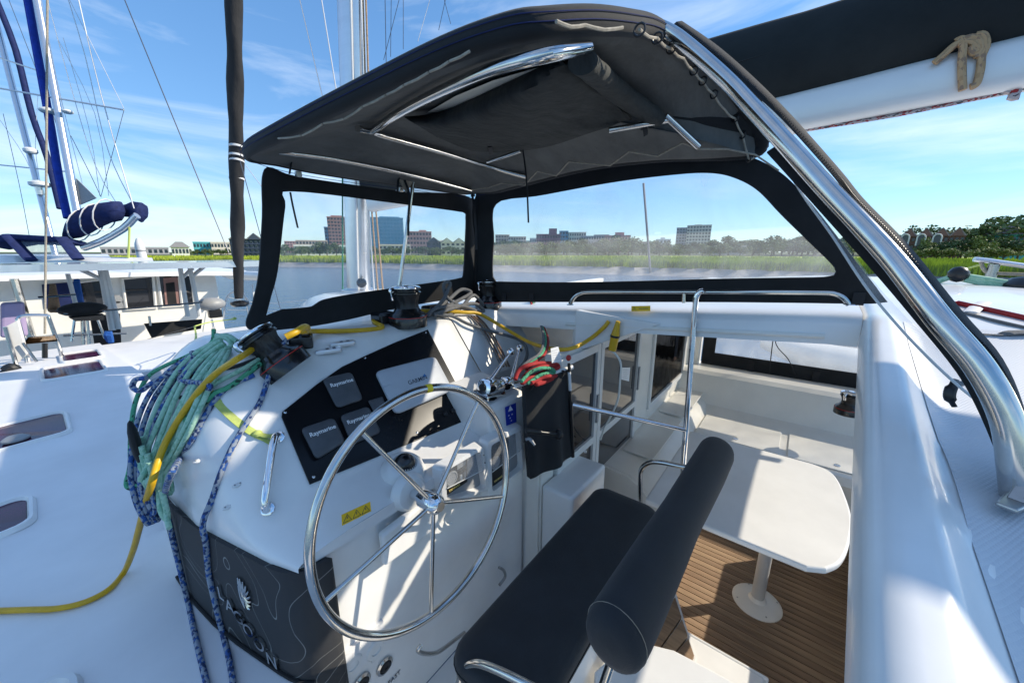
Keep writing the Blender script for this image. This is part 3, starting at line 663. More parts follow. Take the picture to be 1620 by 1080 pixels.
c0, c1 = PX(764, 613, y=1.17), PX(817, 607, y=1.20)
ax = (c1-c0).normalized(); ln = (c1-c0).length
MB().lathe([(.032, 0), (.043, .004), (.046, .02), (.046, ln*.40), (.041, ln*.42), (.041, ln*.46), (.046, ln*.48), (.046, ln-.02), (.041, ln-.004), (.02, ln)], c0, ax, 28).build('drum', 'chrome', th)
MB().lathe([(.0415, ln*.425), (.0418, ln*.455)], c0, ax, 28).build('gap_ring', 'black_plastic', th)
MB().prism([c0+V((-.012, -.045, -.035)), c1+V((.01, -.045, -.035)), c1+V((.01, .06, -.022)), c0+V((-.012, .06, -.022))], (0, 0, -.03)).build('base', 'chrome', th, smooth=False, bevel=.008)
MB().lathe([(.019, -.008), (.021, 0), (.012, .004)], c0, ax, 20).build('end_cap', 'black_plastic', th)
for (u0, v0), (u1, v1), y0, y1 in (((779, 597), (808, 557), 1.185, 1.24), ((811, 594), (822, 551), 1.215, 1.29)):
    p, q = PX(u0, v0, y=y0), PX(u1, v1, y=y1)
    lv = MB().tube([p+(p-q).normalized()*.03, p, p.lerp(q, .6), q], [.013, .012, .010, .009], 10, smooth=4).build('lever', 'chrome', th)
    MB().lathe([(.010, -.020), (.020, -.012), (.0225, 0), (.020, .012), (.010, .018)], q, (q-p).normalized(), 20).build('knob', 'chrome', th)
    MB().lathe([(.013, 0), (.012, .002)], q+(q-p).normalized()*.0182, (q-p).normalized(), 16).build('knob_cap', 'black_plastic', th)
# engine panels in recessed pods with clear doors
def pod(c4, lab, txt):
    PF = YP(1.046); PB = YP(1.072); t = thing('engine_display', lab, 'panel', PF(*c4[3]), 'engine panels')
    P = [PF(*c) for c in c4]; ce = sum(P, V())/4
    inner = rquad(c4, .1, 3, PF); outer = rquad(c4, .1, 3, PF, 0, .22); mid = rquad(c4, .1, 3, PF, 0, .06)
    sh_ = lambda L_, dy, g=1.: [V((ce.x+(p.x-ce.x)*g, p.y+dy, ce.z+(p.z-ce.z)*g)) for p in L_]
    b = MB(); b.grid([sh_(outer, .05, 1.05), sh_(outer, .012), sh_(outer, .003, .985), sh_(mid, 0), inner, sh_(inner, .034)], closed=True)
    b.build('surround', 'gelcoat', t, ang=45)
    bk = [V((p.x, p.y+.034, p.z)) for p in P]; w_ = bk[1]-bk[0]; h_ = bk[3]-bk[0]
    MB().prism([bk[0], bk[1], bk[2], bk[3]], (0, .004, 0)).build('recess_back', 'grey_plastic', t, smooth=False)
    pl_ = [bk[0]+w_*.02+h_*.03, bk[0]+w_*.72+h_*.03, bk[0]+w_*.72+h_*.97, bk[0]+w_*.02+h_*.97]
    plate = MB().prism([p-V((0, .002, 0)) for p in pl_], (0, -.005, 0)).build('plate', 'black_plastic', t, smooth=False)
    at_ = lambda fx, fy, dy: bk[0]+w_*fx+h_*fy-V((0, dy, 0))
    MB().lathe([(.032, 0), (.034, .006), (.028, .008), (.026, .004)], at_(.24, .48, .007), (0, -1, 0), 24).build('gauge', 'grey_plastic', plate)
    for fx in (.52, .63): MB().box((-.006, -.006, -.013), (.006, 0, .013), Matrix.Translation(at_(fx, .66, .007))).build('switch', 'white_plastic' if fx < .6 else 'grey_plastic', plate, smooth=False, bevel=.001)
    text(txt, .016, at_(.33, .88, .0085), (1, 0, 0), (0, 0, 1), 'gold_ink', 'lettering', plate, bold=.0003)
    MB().box((-.025, 0, -.012), (.025, .001, .012), Matrix.Translation(at_(.54, .24, .0085))).build('hour_meter', 'grey_plastic', plate, smooth=False)
    dq = [P[0]-V((0, .003, 0)), P[1]-V((0, .003, 0)), P[1].lerp(P[2], .48)-V((0, .004, 0)), P[0].lerp(P[3], .55)-V((0, .004, 0))]
    MB().prism(dq, (0, -.003, 0)).build('clear_door', 'clear_door', t, smooth=False)
    MB().tube([dq[3], dq[2]], .0022, 6).build('door_edge', 'white_plastic', t)
    for fy in (.12, .32): MB().lathe([(.004, 0), (.003, .003)], P[1].lerp(P[2], fy)+V((.010, -.006, 0)), (0, -1, 0), 10).build('hinge_screw', 'steel', t)
pod([(706, 745), (760, 713), (769, 772), (707, 793)], 'recessed engine panel with a clear door next to the wheel hub', 'YANMAR')
pod([(777, 704), (823, 681), (827, 740), (779, 779)], 'recessed engine panel with a clear door at the corner of the console', 'YANMAR')
# warning stickers
def warn(c4, fn, lab, nrm, big):
    t = thing('warning_sticker', lab, 'sticker', fn(*c4[3]), 'yellow warning stickers')
    P = [fn(*c) for c in c4]; nrm = V(nrm)
    MB().prism(P, nrm*.0012).build('sheet', 'sticker_yellow', t, smooth=False)
    for k in (range(3) if big else (0,)):
        fx = .18+.32*k if big else .16; w_ = P[1]-P[0]; h_ = P[3]-P[0]; c = P[0]+w_*fx+h_*.52+nrm*.002; s = h_.length*.36; x_ = w_.normalized(); y_ = -h_.normalized()
        tri = [c+x_*(-s)-y_*s*.8, c+x_*s-y_*s*.8, c+y_*s]
        MB().tube(tri, s*.09, 5, closed=True).build('triangle', 'dark_ink', t)
        MB().tube([c-y_*s*.15, c+y_*s*.45], s*.08, 5).build('mark', 'dark_ink', t)
    if not big: MB().tube([P[0]+w_*.4+h_*.5+nrm*.0015, P[0]+w_*.9+h_*.5+nrm*.0015], .0015, 5).build('mark', 'dark_ink', t)
warn([(540, 814), (585.5, 793), (587, 808), (541, 831)], YP(1.055), 'yellow sticker with three warning triangles below the dash', (0, -1, 0), True)
warn([(999, 484), (1029, 483.5), (1029, 492), (999, 492.5)], lambda u, v, off=0: PX(u, v, x=1.973), 'small yellow warning sticker on the hardtop beam', (-1, 0, 0), False)
MB().prism([V((.60, 1.09, -.985)), V((.86, 1.09, -.955)), V((.86, 1.09, -1.12)), V((.60, 1.09, -1.12))], (0, -.033, 0)).build('moulded_lid', 'gelcoat', con, smooth=False, bevel=.012)
# sockets at the foot of the console
YW = 1.118
for k, (u, v, lab) in enumerate(((555, 1047, 'white socket lid at the foot of the console, nearer the lettered cloth'), (591, 1024, 'white socket lid just under the wheel rim'))):
    p = PX(u, v, y=YW); t = thing('socket_lid', lab, 'lid', p-V((0, 0, .035)), 'socket lids')
    MB().lathe([(.040, 0), (.040, .012), (.034, .018), (.020, .019), (.018, .014)], p, (0, -1, 0), 24).build('lid', 'white_plastic', t)
    MB().box((-.018, -.012, -.052), (.018, 0, -.036), Matrix.Translation(p)).build('hinge', 'white_plastic', t, smooth=False, bevel=.003)
for k, (u, v, lab) in enumerate(((608, 1052, 'black round socket in a steel ring beside the seat cushion'), (572, 1078, 'black round socket in a steel ring cut by the bottom of the frame'))):
    p = PX(u, v, y=YW); t = thing('deck_socket', lab, 'socket', p-V((0, 0, .035)), 'deck sockets')
    MB().lathe([(.036, 0), (.036, .006), (.026, .010), (.024, .004)], p, (0, -1, 0), 24).build('ring', 'steel', t)
    MB().lathe([(.0245, 0), (.022, .012), (.010, .013), (.009, .010)], p, (0, -1, 0), 20).build('plug', 'black_plastic', t)
    for q in range(3): MB().lathe([(.003, 0), (.002, .002)], p+V((.030*math.cos(q*2.1), -.009, .030*math.sin(q*2.1))), (0, -1, 0), 8).build('screw', 'steel_dull', t)
text('FAST', .028, PX(624, 1071, y=YW-.002), (1, 0, 0), (0, 0, 1), 'dark_ink', 'lettering', con)
# foot rest loops and steel grab handle
fr_ = MB().tube([PX(u, v, y=1.0) for u, v in ((666, 1020), (661, 1028), (672, 1033), (692, 1031), (715, 1015), (735, 1000))], .0085, 10, smooth=4).build('foot_rest', 'steel'); tag(fr_, 'bent steel foot rail emerging under the seat cushion', 'rail')
fr_ = MB().tube([PX(u, v, y=1.08) for u, v in ((790, 897), (797, 902), (799, 912), (790, 925))], .008, 10, smooth=4).build('foot_hook', 'steel_dull'); tag(fr_, 'short grey steel hook on the console foot near the seat corner', 'hook')
fr_ = MB().tube([PX(u, v, y=1.10) for u, v in ((707, 812), (703, 822), (708, 830), (716, 826))], .004, 8, smooth=4).build('latch_clip', 'white_plastic'); tag(fr_, 'tiny white clip below the wheel hub', 'clip')
gh = thing('grab_rail', 'bent chrome grab handle on the port shoulder of the console', 'handle', PS(424, 808, shell))
p0, p1 = PS(441, 694, shell, 0), PS(424, 806, shell, 0)
nrm = V((-.35, -.55, .5)).normalized()
MB().tube([p0, p0+nrm*.03, p0.lerp(p1, .12)+nrm*.05, p0.lerp(p1, .5)+nrm*.052, p0.lerp(p1, .88)+nrm*.045, p1+nrm*.025, p1], .0125, 12, smooth=5).build('bar', 'chrome', gh)
for p in (p0, p1): MB().lathe([(.021, -.004), (.021, .004), (.012, .008)], p, nrm, 20).build('foot', 'chrome', gh)
for u, v, lab in ((315, 732, 'small white deck eye on the console shoulder, highest of three'), (376, 769, 'small white deck eye on the console shoulder, closest to the chrome handle'), (361, 804, 'small white deck eye on the console shoulder, lowest of three')):
    p = PS(u, v, shell, .001); t = thing('deck_eye', lab, 'fitting', p, 'white deck eyes')
    MB().ball(p, .017, (1, .55, .45), 12).build('body', 'white_plastic', t)
    for dx in (-.008, .008): MB().lathe([(.003, 0), (.002, .002)], p+V((dx, -.004, .006)), (0, -.5, .8), 8).build('screw', 'grey_plastic', t)
# winches
def winch(B, axis, s, lab, cover=True):
    t = thing('winch', lab, 'winch', B, 'self-tailing winches'); ax = V(axis).normalized()
    q = lambda L_: [(r*s, h*s) for r, h in L_]
    bs = MB().lathe(q([(.098, -.012), (.098, .040), (.095, .047), (.088, .056), (.072, .066), (.060, .085)]), B, ax, 40).build('base', 'winch_black', t)
    MB().lathe(q([(.0985, .040), (.0985, .0435)]), B, ax, 40).build('stripe', 'red_plastic', bs)
    n = 40; rows = []; b = ax.orthogonal().normalized(); c = ax.cross(b); rr = random.Random(lab)
    ph = [rr.uniform(0, 6.28) for _ in range(6)]
    for h, r in ((.075, .060), (.09, .0555), (.105, .0545), (.12, .056), (.135, .060), (.15, .066), (.158, .069)):
        row = []
        for k in range(n):
            a = 2*math.pi*k/n; w_ = .0022*math.sin(9*a+ph[0]+h*60)+.0018*math.sin(14*a+ph[1]-h*40) if cover else 0
            row.append(B+ax*h*s+(b*math.cos(a)+c*math.sin(a))*(r+w_)*s)
        rows.append(row)
    MB().grid(rows, closed=True).build('drum', 'winch_leather', t, ang=80)
    tl = MB().lathe(q([(.060, .152), (.074, .158), (.074, .166), (.064, .170), (.064, .176), (.074, .180), (.075, .186), (.06, .188)]), B, ax, 40).build('self_tailer', 'winch_black', t)
    MB().lathe(q([(.072, .1865), (.072, .191), (.060, .197), (.050, .199), (.046, .196)]), B, ax, 40).build('top_ring', 'chrome', tl)
    MB().lathe(q([(.047, .192), (.046, .1985), (.024, .200), (.022, .196)]), B, ax, 32).build('cap', 'winch_black', tl)
    MB().lathe(q([(.021, .198), (.018, .203), (.010, .204)]), B, ax, 20).build('socket', 'chrome', tl)
    d = (-V(B)); d = (d-ax*d.dot(ax)).normalized(); d = (d*.6-_R*.8); d = (d-ax*d.dot(ax)).normalized()
    MB().tube([B+ax*.188*s+d*.055*s, B+ax*.186*s+d*.082*s, B+ax*.165*s+d*.086*s, B+ax*.13*s+d*.078*s], .011*s, 10, smooth=3, flat=.6).build('feeder_arm', 'chrome', t)
    return t
B1 = PS(457, 584, shell); a1 = PX(402, 527, d=B1.dot(_F)-.05)-B1
winch(B1, a1, .98, 'big black winch tilted on the port shoulder with yellow cord round it')
B2 = PS(646, 512, shell); winch(B2, (0, 0, 1), 1.06, 'black covered winch behind the instrument panel, middle of the three on the dash')
B3 = V((2.0, 1.78, -.385)); winch(B3, (0, 0, 1), .98, 'black winch at the windscreen corner beside the grey rope pile')
B4 = PX(1340, 652, z=-1.345); winch(B4, (0, 0, 1), .95, 'small winch on the starboard coaming under the clear curtain', False)
# black clutch boxes by the winches and two silver rope jammers
t = thing('rope_clutch', 'black rope clutch holding yellow and green lines beside the tilted winch', 'clutch', PS(478, 545, shell))
c = PS(478, 548, shell)
MB().box((-.045, -.05, -.005), (.045, .05, .05), Matrix.Translation(c) @ Matrix.Rotation(R(-25), 4, 'Z')).build('body', 'winch_black', t, smooth=False, bevel=.008)
for dx in (-.02, .018): MB().box((dx-.014, -.052, .051), (dx+.014, .03, .066), Matrix.Translation(c) @ Matrix.Rotation(R(-25), 4, 'Z')).build('cam_lever', 'black_plastic', t, smooth=False, bevel=.005)
t = thing('rope_clutch', 'black rope clutch half hidden behind the middle dash winch', 'clutch', PS(612, 508, shell))
c = V((1.17, 1.80, -.378)); MB().box((-.07, -.05, 0), (.04, .05, .06), Matrix.Translation(c)).build('body', 'winch_black', t, smooth=False, bevel=.012)
t = thing('rope_clutch', 'black rope clutch under the pile of grey rope', 'clutch', PS(700, 490, shell))
c = V((1.56, 1.82, -.378)); MB().box((-.10, -.05, 0), (.12, .05, .055), Matrix.Translation(c)).build('body', 'winch_black', t, smooth=False, bevel=.012)
for u, v, lab in ((519, 561, 'silver rope jammer on the dash top, nearer one'), (541, 549, 'silver rope jammer on the dash top, farther one')):
    p = PS(u, v, shell); t = thing('rope_jammer', lab, 'jammer', p, 'silver rope jammers')
    Mx = Matrix.Translation(p) @ Matrix.Rotation(R(-12), 4, 'Z')
    b = MB(); b.prism([Mx @ V(q) for q in ((-.055, -.006, .004), (-.02, -.02, .004), (.05, -.022, .004), (.06, -.01, .004), (.06, .01, .004), (.05, .02, .004), (-.02, .018, .004))], (0, 0, .022)); b.build('body', 'aluminium', t, smooth=False, bevel=.006)
    for x in (.0, .028): MB().box((x-.006, -.010, .0262), (x+.006, .010, .0275), Matrix.Translation(p) @ Matrix.Rotation(R(-12), 4, 'Z')).build('slot', 'dark_ink', t, smooth=False)
# black lettered cloth round the port foot of the console
cl = thing('lettered_cloth', 'black cloth panel with silver lettering and shell emblem on the console side', 'cloth', (.3, 1.3, -1.4))
cpath = [(.155, 2.0), (.166, 1.8), (.192, 1.6), (.222, 1.45), (.253, 1.32), (.277, 1.22), (.293, 1.165), (.308, 1.128), (.335, 1.095), (.37, 1.081), (.405, 1.079), (.425, 1.079)]
ztop = lambda x, y: LIP-.004 if y > 1.12 else LIP-.012
rows = [[V((x, y, lerp(LIP-.014, -1.398 if y > 1.11 else -1.82, f_))) for x, y in cpath] for f_ in (0, .2, .4, .6, .8, 1)]
rows[0][-1].z -= .02
MB().slab(rows, (.012, .014, 0)).build('panel', 'chart_cloth', cl, ang=50)
fs_ = MB().tube([V((x-.006, y-.004, -1.39+.0*y)) for x, y in cpath[:9]], .006, 6).build('bottom_seam', 'black_canvas', cl)
def on_cloth(u, v):
    r = ray(u, v)
    for (xa, ya), (xb, yb) in zip(cpath, cpath[1:]):
        den = r.x*(yb-ya)-r.y*(xb-xa)
        t = (xa*(yb-ya)-ya*(xb-xa))/den
        if t > 0:
            p = r*t; s = ((p.x-xa)*(xb-xa)+(p.y-ya)*(yb-ya))/((xb-xa)**2+(yb-ya)**2)
            if -.001 <= s <= 1.001: d = V((xb-xa, yb-ya, 0)).normalized(); return p+V((d.y, -d.x, 0))*(-.0) , d
    return r, V((0, -1, 0))
for ch, u, v in zip('LAGOON', (353.5, 367.5, 381.5, 397, 414, 434), (936, 955.5, 973, 994, 1016, 1041)):
    p, d = on_cloth(u, v); n_ = V((d.y, -d.x, 0)); text(ch, .074, p+n_*.006 if n_.x < 0 else p-n_*.006, d, (0, 0, 1), 'steel', 'letter', cl, ext=.004, bold=.0008)
p, d = on_cloth(389, 940); n_ = V((d.y, -d.x, 0)); n_ = n_ if n_.x < 0 else -n_; base = p+n_*.005+V((0, 0, -.035))-d*.012
for k in range(9):
    a = R(100-k*17); q = base+d*(math.cos(a)*.052*(.75+.25*math.sin(k*.4)))+V((0, 0, math.sin(a)*.075+.03))
    MB().tube([base+V((0, 0, .008*k-.01)), base.lerp(q, .6)+V((0, 0, .004)), q], [.003, .005, .003], 6, smooth=3).build('emblem_feather', 'steel', cl)
MB().tube([base+V((0, 0, -.02)), base-d*.014+V((0, 0, .02)), base-d*.012+V((0, 0, .07))], .003, 6, smooth=4).build('emblem_stem', 'steel', cl)
# helm seat
se = thing('helm_bench', 'two-person helm seat with black cushion and padded roll backrest', 'seat', (1.15, .55, -1.95))
cx = MB(); X0, X1, Y0, Y1 = .60, 1.74, .40, .745
def rrect(x0, x1, y0, y1, r, z, n=5):
    out = []
    for cx_, cy_, a0 in ((x1-r, y1-r, 0), (x0+r, y1-r, 90), (x0+r, y0+r, 180), (x1-r, y0+r, 270)):
        for k in range(n+1): a = R(a0+90*k/n); out.append(V((cx_+r*math.cos(a), cy_+r*math.sin(a), z)))
    return out
rg = [rrect(X0+d_, X1-d_, Y0+d_, Y1-d_, .07-d_*.6, z) for d_, z in ((.025, -1.345), (.006, -1.338), (0, -1.315), (0, -1.285), (.006, -1.265), (.02, -1.252), (.05, -1.246), (.09, -1.243))]
cx.grid(rg, closed=True); cx.add(rg[-1], [list(range(len(rg[-1])))]); cx.add(rg[0], [list(range(len(rg[0])))[::-1]])
cx.build('cushion', 'seat_vinyl', se, ang=60)
MB().tube([p for p in rrect(X0-.001, X1+.001, Y0-.001, Y1+.001, .07, -1.30)], .0022, 6, closed=True).build('seam', 'black_canvas', se)
ra, rb = V((.700, .232, -.885)), V((1.80, .205, -.90)); n = 30; rows = []
prf = [(-.040, .0005), (-.039, .02), (-.036, .045), (-.030, .064), (-.018, .074), (0, .079), (.03, .080), (.10, .080), (.3, .077), (.42, .074), (.5, .073), (.58, .075), (.8, .078), (.93, .078), (.985, .078), (1.01, .074), (1.035, .060), (1.05, .035), (1.055, .0005)]
ax = (rb-ra).normalized(); e1 = V((0, .5, .86)); e1 = (e1-ax*e1.dot(ax)).normalized(); e2 = ax.cross(e1)
for s_, r_ in prf:
    c = ra+ax*(s_*(rb-ra).length)
    rows.append([c+(e1*math.cos(2*math.pi*k/n)*1.0+e2*math.sin(2*math.pi*k/n)*.92)*r_*(1+.015*math.sin(3*2*math.pi*k/n+s_*9)) for k in range(n)])
MB().tube([rows_p for rows_p in []] or [ra+ax*.03-e2*.0745, ra.lerp(rb, .3)-e2*.072, ra.lerp(rb, .5)-e2*.068, ra.lerp(rb, .8)-e2*.0725, rb-e2*.072], .0014, 5, smooth=3).build('back_seam', 'black_canvas', se)
roll = MB().grid(rows, closed=True).build('backrest', 'seat_vinyl', se, ang=70)
MB().tube([ra+ax*(.0)+(e1*math.cos(2*math.pi*k/n)+e2*math.sin(2*math.pi*k/n)*.92)*.0796 for k in range(n)], .0009, 5, closed=True).build('end_seam', 'lacing', roll)
MB().tube([PX(u, v, x=.62) for u, v in ((727, 1110), (726, 1080), (732, 1058), (748, 1049), (772, 1053), (830, 1080), (900, 1120))], .0125, 12, smooth=5).build('arm_tube', 'steel', se)
MB().tube([ra+ax*.10, V((.80, .27, -1.1)), V((.76, .30, -1.3)), V((.76, .32, -1.42))], .0125, 12, smooth=4).build('back_tube', 'steel', se)
MB().tube([rb-ax*.12, V((1.74, .24, -1.1)), V((1.72, .30, -1.3)), V((1.72, .32, -1.42))], .0125, 12, smooth=4).build('back_tube', 'steel', se)
MB().tube([PX(u, v, x=1.80) for u, v in ((1013, 800), (1013, 760), (1015, 742), (1026, 732), (1046, 731), (1095, 739))]+[rb-ax*.06], .0125, 12, smooth=5).build('arm_tube', 'steel', se)
MB().box((.70, .42, -1.37), (1.72, .70, -1.346)).build('seat_board', 'gelcoat', se, smooth=False)
MB().box((.9, .45, -1.95), (1.5, .66, -1.37)).build('pedestal', 'gelcoat', se, smooth=False, bevel=.03)
# cockpit table
tb = thing('cockpit_table', 'white cockpit table on a grey pedestal over the teak floor', 'table', (2.43, -.06, FL))
out = [(1.97, .55), (3.05, .55), (3.05, -.22), (3.02, -.30), (2.94, -.345), (2.75, -.375), (2.5, -.39), (2.25, -.365), (2.08, -.325), (1.985, -.27), (1.945, -.20), (1.95, .2)]
ol = catmull([V((x, y, 0)) for x, y in out[2:10]], 8)
ol = [V((1.97, .55, 0)), V((3.05, .55, 0))]+ol+[V((1.945, -.20, 0)), V((1.95, .2, 0))]
MB().prism([V((p.x, p.y, -1.435)) for p in ol], (0, 0, .035)).build('top', 'gelcoat', tb, smooth=False, bevel=.011)
lg = PX(1197, 952, z=FL)
MB().lathe([(.035, 0), (.035, .71)], lg, (0, 0, 1), 24).build('pedestal', 'leg_grey', tb)
bs = MB().lathe([(.135, 0), (.135, .006), (.122, .018), (.05, .028), (.038, .05)], lg, (0, 0, 1), 36).build('foot', 'gelcoat_cream', tb)
for k in range(4): MB().lathe([(.006, 0), (.004, .003)], lg+V((.115*math.cos(k*1.57+.5), .115*math.sin(k*1.57+.5), .018)), (0, 0, 1), 8).build('screw', 'steel_dull', bs)
# rails
rl = thing('beam_rail', 'long low stainless rail on top of the hardtop beam', 'rail', PX(1120, 478, x=1.99))
MB().tube([PX(u, v, x=1.995) for u, v in ((902, 481), (908, 471), (918, 464), (936, 461.5), (1000, 461.5), (1090, 461.5), (1200, 462), (1300, 463), (1322, 465), (1336, 472), (1344, 482))], .0125, 12, smooth=4).build('bar', 'steel', rl)
MB().tube([PX(1082, 463, x=1.995), PX(1082, 479, x=1.995)], .010, 10).build('stanchion', 'steel', rl)
for u in (902, 1345): MB().lathe([(.022, 0), (.02, .004)], PX(u, 482, x=1.995), (0, 0, 1), 16).build('foot', 'steel', rl)
gp = thing('grab_post', 'tall bent chrome grab post standing beside the helm seat', 'post', PX(1080, 760, x=1.95))
MB().tube([PX(u, v, x=1.95) for u, v in ((1113, 460), (1108, 461), (1103, 467), (1100, 480), (1097, 520), (1091, 600), (1085, 680), (1079, 760), (1072, 860))], .0135, 12, smooth=4).build('post', 'chrome', gp)
MB().tube([PX(906, 640, y=.89), PX(1086, 680, x=1.95)], .0125, 12).build('cross_bar', 'chrome', gp)
# rail with hanging bag, coil of red and green line, pole and tags
hr = thing('bag_rail', 'white tube rail running from the console to the door', 'rail', PX(860, 600, y=1.05))
MB().tube([PX(815, 611, y=1.0), PX(905, 580, y=.91)], .010, 10).build('tube', 'white_plastic', hr)
MB().lathe([(.013, 0), (.013, .02)], PX(901, 582, y=.914), PX(905, 580, y=.91)-PX(815, 611, y=1.0), 12).build('end_cap', 'white_plastic', hr)
bg = thing('hanging_bag', 'black canvas bag hung from the white rail beside the console', 'bag', PX(870, 740, y=1.03))
L0, L1, R0, R1 = PX(831, 612, y=.985), PX(836, 757, y=.985), PX(899, 586, y=.915), PX(905, 716, y=.915)
rows = []
for i in range(13):
    t = i/12; row = []
    for k in range(25):
        s = k/24; p = L0.lerp(R0, s).lerp(L1.lerp(R1, s), t); row.append(p+V((.3, -.9, 0))*(.012*math.sin(s*14+t*1.2)*t+.035*math.sin(s*math.pi)*(.3+t)))
    rows.append(row)
MB().slab(rows, (.01, .03, 0)).build('cloth', 'black_canvas', bg, ang=70)
MB().tube([L0.lerp(R0, s)+V((0, -.004, .004)) for s in (0, .3, .6, 1)], .008, 8, smooth=3).build('top_hem', 'webbing_black', bg)
for s in (.12, .82): p = L0.lerp(R0, s); MB().tube([p+V((0, 0, -.03)), p+V((0, -.02, .012)), p+V((0, .02, .012)), p+V((0, .015, -.03))], .009, 6, smooth=3, flat=.3).build('strap', 'webbing_black', bg)
kb = thing('winch_crank', 'black crank handle with a round knob in front of the hanging bag', 'handle', PX(850, 690, y=1.0))
k0_, k1_ = PX(832, 681, y=.91), PX(882, 687, y=.83)
MB().tube([k0_, k0_.lerp(k1_, .45)], .013, 12).build('socket_end', 'black_plastic', kb); MB().tube([k0_.lerp(k1_, .4), k1_], .009, 12).build('grip', 'black_plastic', kb)
MB().lathe([(.012, -.006), (.024, -.002), (.026, .006), (.022, .016), (.010, .020)], k1_, (k1_-k0_), 20).build('knob', 'black_plastic', kb)
lv = MB().tube([PX(832, 695, y=.92), PX(838, 694, y=.91), PX(846, 704, y=.88)], [.008, .009, .006], 10, smooth=3).build('small_lever', 'grey_plastic'); tag(lv, 'short grey lever below the black crank handle', 'lever')
wp = MB().box((1.534, 1.085, -1.32), (1.562, 1.12, -.93)).build('wood_strip', 'wood', smooth=False, bevel=.003); tag(wp, 'narrow strip of bare wood at the console edge behind the bag', 'strip')
po = thing('telescopic_pole', 'thin telescopic pole with a red tip beside the hanging bag', 'pole', PX(906, 715, y=.90))
MB().tube([PX(900, 575, y=.90), PX(903, 640, y=.90)], .008, 10).build('upper', 'black_plastic', po)
MB().tube([PX(900.5, 588, y=.8995), PX(902, 617, y=.8995)], .0088, 10).build('sleeve', 'white_plastic', po)
MB().tube([PX(903, 636, y=.90), PX(906, 722, y=.90)], .011, 10).build('lower', 'black_plastic', po)
MB().ball(PX(899.5, 566, y=.90), .014, (1, 1, 1.2), 12).build('tip', 'red_plastic', po)
def card(c4, y, lab):
    t = thing('paper_tag', lab, 'tag', PX(*c4[3], y=y), 'paper tags'); P = [PX(u, v, y=y) for u, v in c4]
    MB().prism(P, (0, -.001, 0)).build('sheet', 'white_ink', t, smooth=False)
    for k in range(5):
        f = .2+.15*k; MB().tube([P[0].lerp(P[3], f).lerp(P[1].lerp(P[2], f), .12)-V((0, .0014, 0)), P[0].lerp(P[3], f).lerp(P[1].lerp(P[2], f), .8-.1*(k % 2))-V((0, .0014, 0))], .0008, 4).build('print_line', 'grey_plastic', t)
card([(871, 551), (883, 548), (889, 572), (873, 574)], 0.93, 'white paper tag hanging from the yellow cord')
card([(984, 581), (997, 581), (995, 603), (983, 600)], .985, 'white paper tag stuck on the sliding door glass')
card([(924, 0+712), (928, 712), (928, 716), (924, 716)], .985, 'tiny white label low on the door frame')
# ================================================================ bimini and spray hood
Bc = [(.585, 1.74, .405), (.595, 1.45, .425), PX(580, 115, x=.64), PX(700, 55, x=.665), PX(800, 18, x=.69), (.735, .49, .483), (.86, .45, .527), (1.02, .43, .58), (1.19, .425, .635), (1.38, .40, .655),
      (1.56, .34, .65), (1.77, .26, .57), (1.88, .20, .44), (1.90, .32, .43), (1.872, .6, .455), (1.868, .95, .462), (1.868, 1.4, .425), (1.865, 1.72, .395), (1.80, 1.83, .39), (1.5, 1.86, .388), (1.1, 1.87, .380), (.8, 1.85, .378), (.64, 1.81, .39)]
NB = 5; loop = catmull([V(p) for p in Bc], NB, True); C0 = V((1.24, 1.08, .43))
bi = thing('bimini', 'black canvas bimini canopy on steel tubes over the helm', 'canopy', (1.24, 1.08, .3))
N = len(loop)
def outd(i):
    t = (loop[(i+1) % N]-loop[i-1]); o = V((t.y, -t.x, 0)).normalized(); return o if o.dot(loop[i]-C0) > 0 else -o
OD = [outd(i) for i in range(N)]
def crown(r): return .13*(1-r*r)
top = []
for r in (.02, .15, .3, .45, .6, .72, .82, .9, .96): top.append([V((C0.x+(p.x-C0.x)*r, C0.y+(p.y-C0.y)*r, lerp(C0.z+.0, p.z, r*r)+crown(r)+.0)) for p in loop])
rim_ = []
for o_, dz in ((.0, 0), (.010, -.010), (.014, -.028), (.010, -.048), (-.004, -.054), (-.020, -.055), (-.032, -.046)):
    rim_.append([p+OD[i]*o_*(1-.5*sm(1.5, 1.75, p.y))+V((0, 0, dz*(1-.55*max(sm(1.55, 1.78, p.y)*sm(.55, .75, p.x), .0*sm(1.75, 1.86, p.x)*sm(.40, .55, p.y))))) for i, p in enumerate(loop)])
sk = MB(); sk.grid(top+rim_, closed=True); sk.build('skin', 'black_canvas', bi, ang=70)
inner_loop = rim_[-1]
lin = []
for r in (1.0, .975, .94, .88, .8, .7, .6, .45, .3, .15, .02):
    row = []
    for i, p in enumerate(inner_loop):
        z = lerp(C0.z, p.z, r*r)+crown(r)*.92-.012*(1 if r < .99 else 0)+.016*(1-r if r > .9 else .1)
        z += .006*noise.noise((p.x*r*5, p.y*r*5, r*3))
        row.append(V((C0.x+(p.x-C0.x)*r, C0.y+(p.y-C0.y)*r, z)))
    lin.append(row)
lin[0] = inner_loop
MB().grid(lin, closed=True).build('lining', 'canopy_lining', bi, ang=70)
def cz(x, y):                           # height of the lining above (x, y), sampled on the loop geometry
    d = V((x-C0.x, y-C0.y, 0)); a = math.atan2(d.y, d.x); best = min(inner_loop, key=lambda p: abs((math.atan2(p.y-C0.y, p.x-C0.x)-a+math.pi) % (2*math.pi)-math.pi))
    R_ = V((best.x-C0.x, best.y-C0.y, 0)).length; r = min(1, d.length/R_)
    return lerp(C0.z, best.z, r*r)+crown(r)*.92-.012
def CP(u, v, drop=.02): return PS(u, v, cz, -drop, .4, 4)
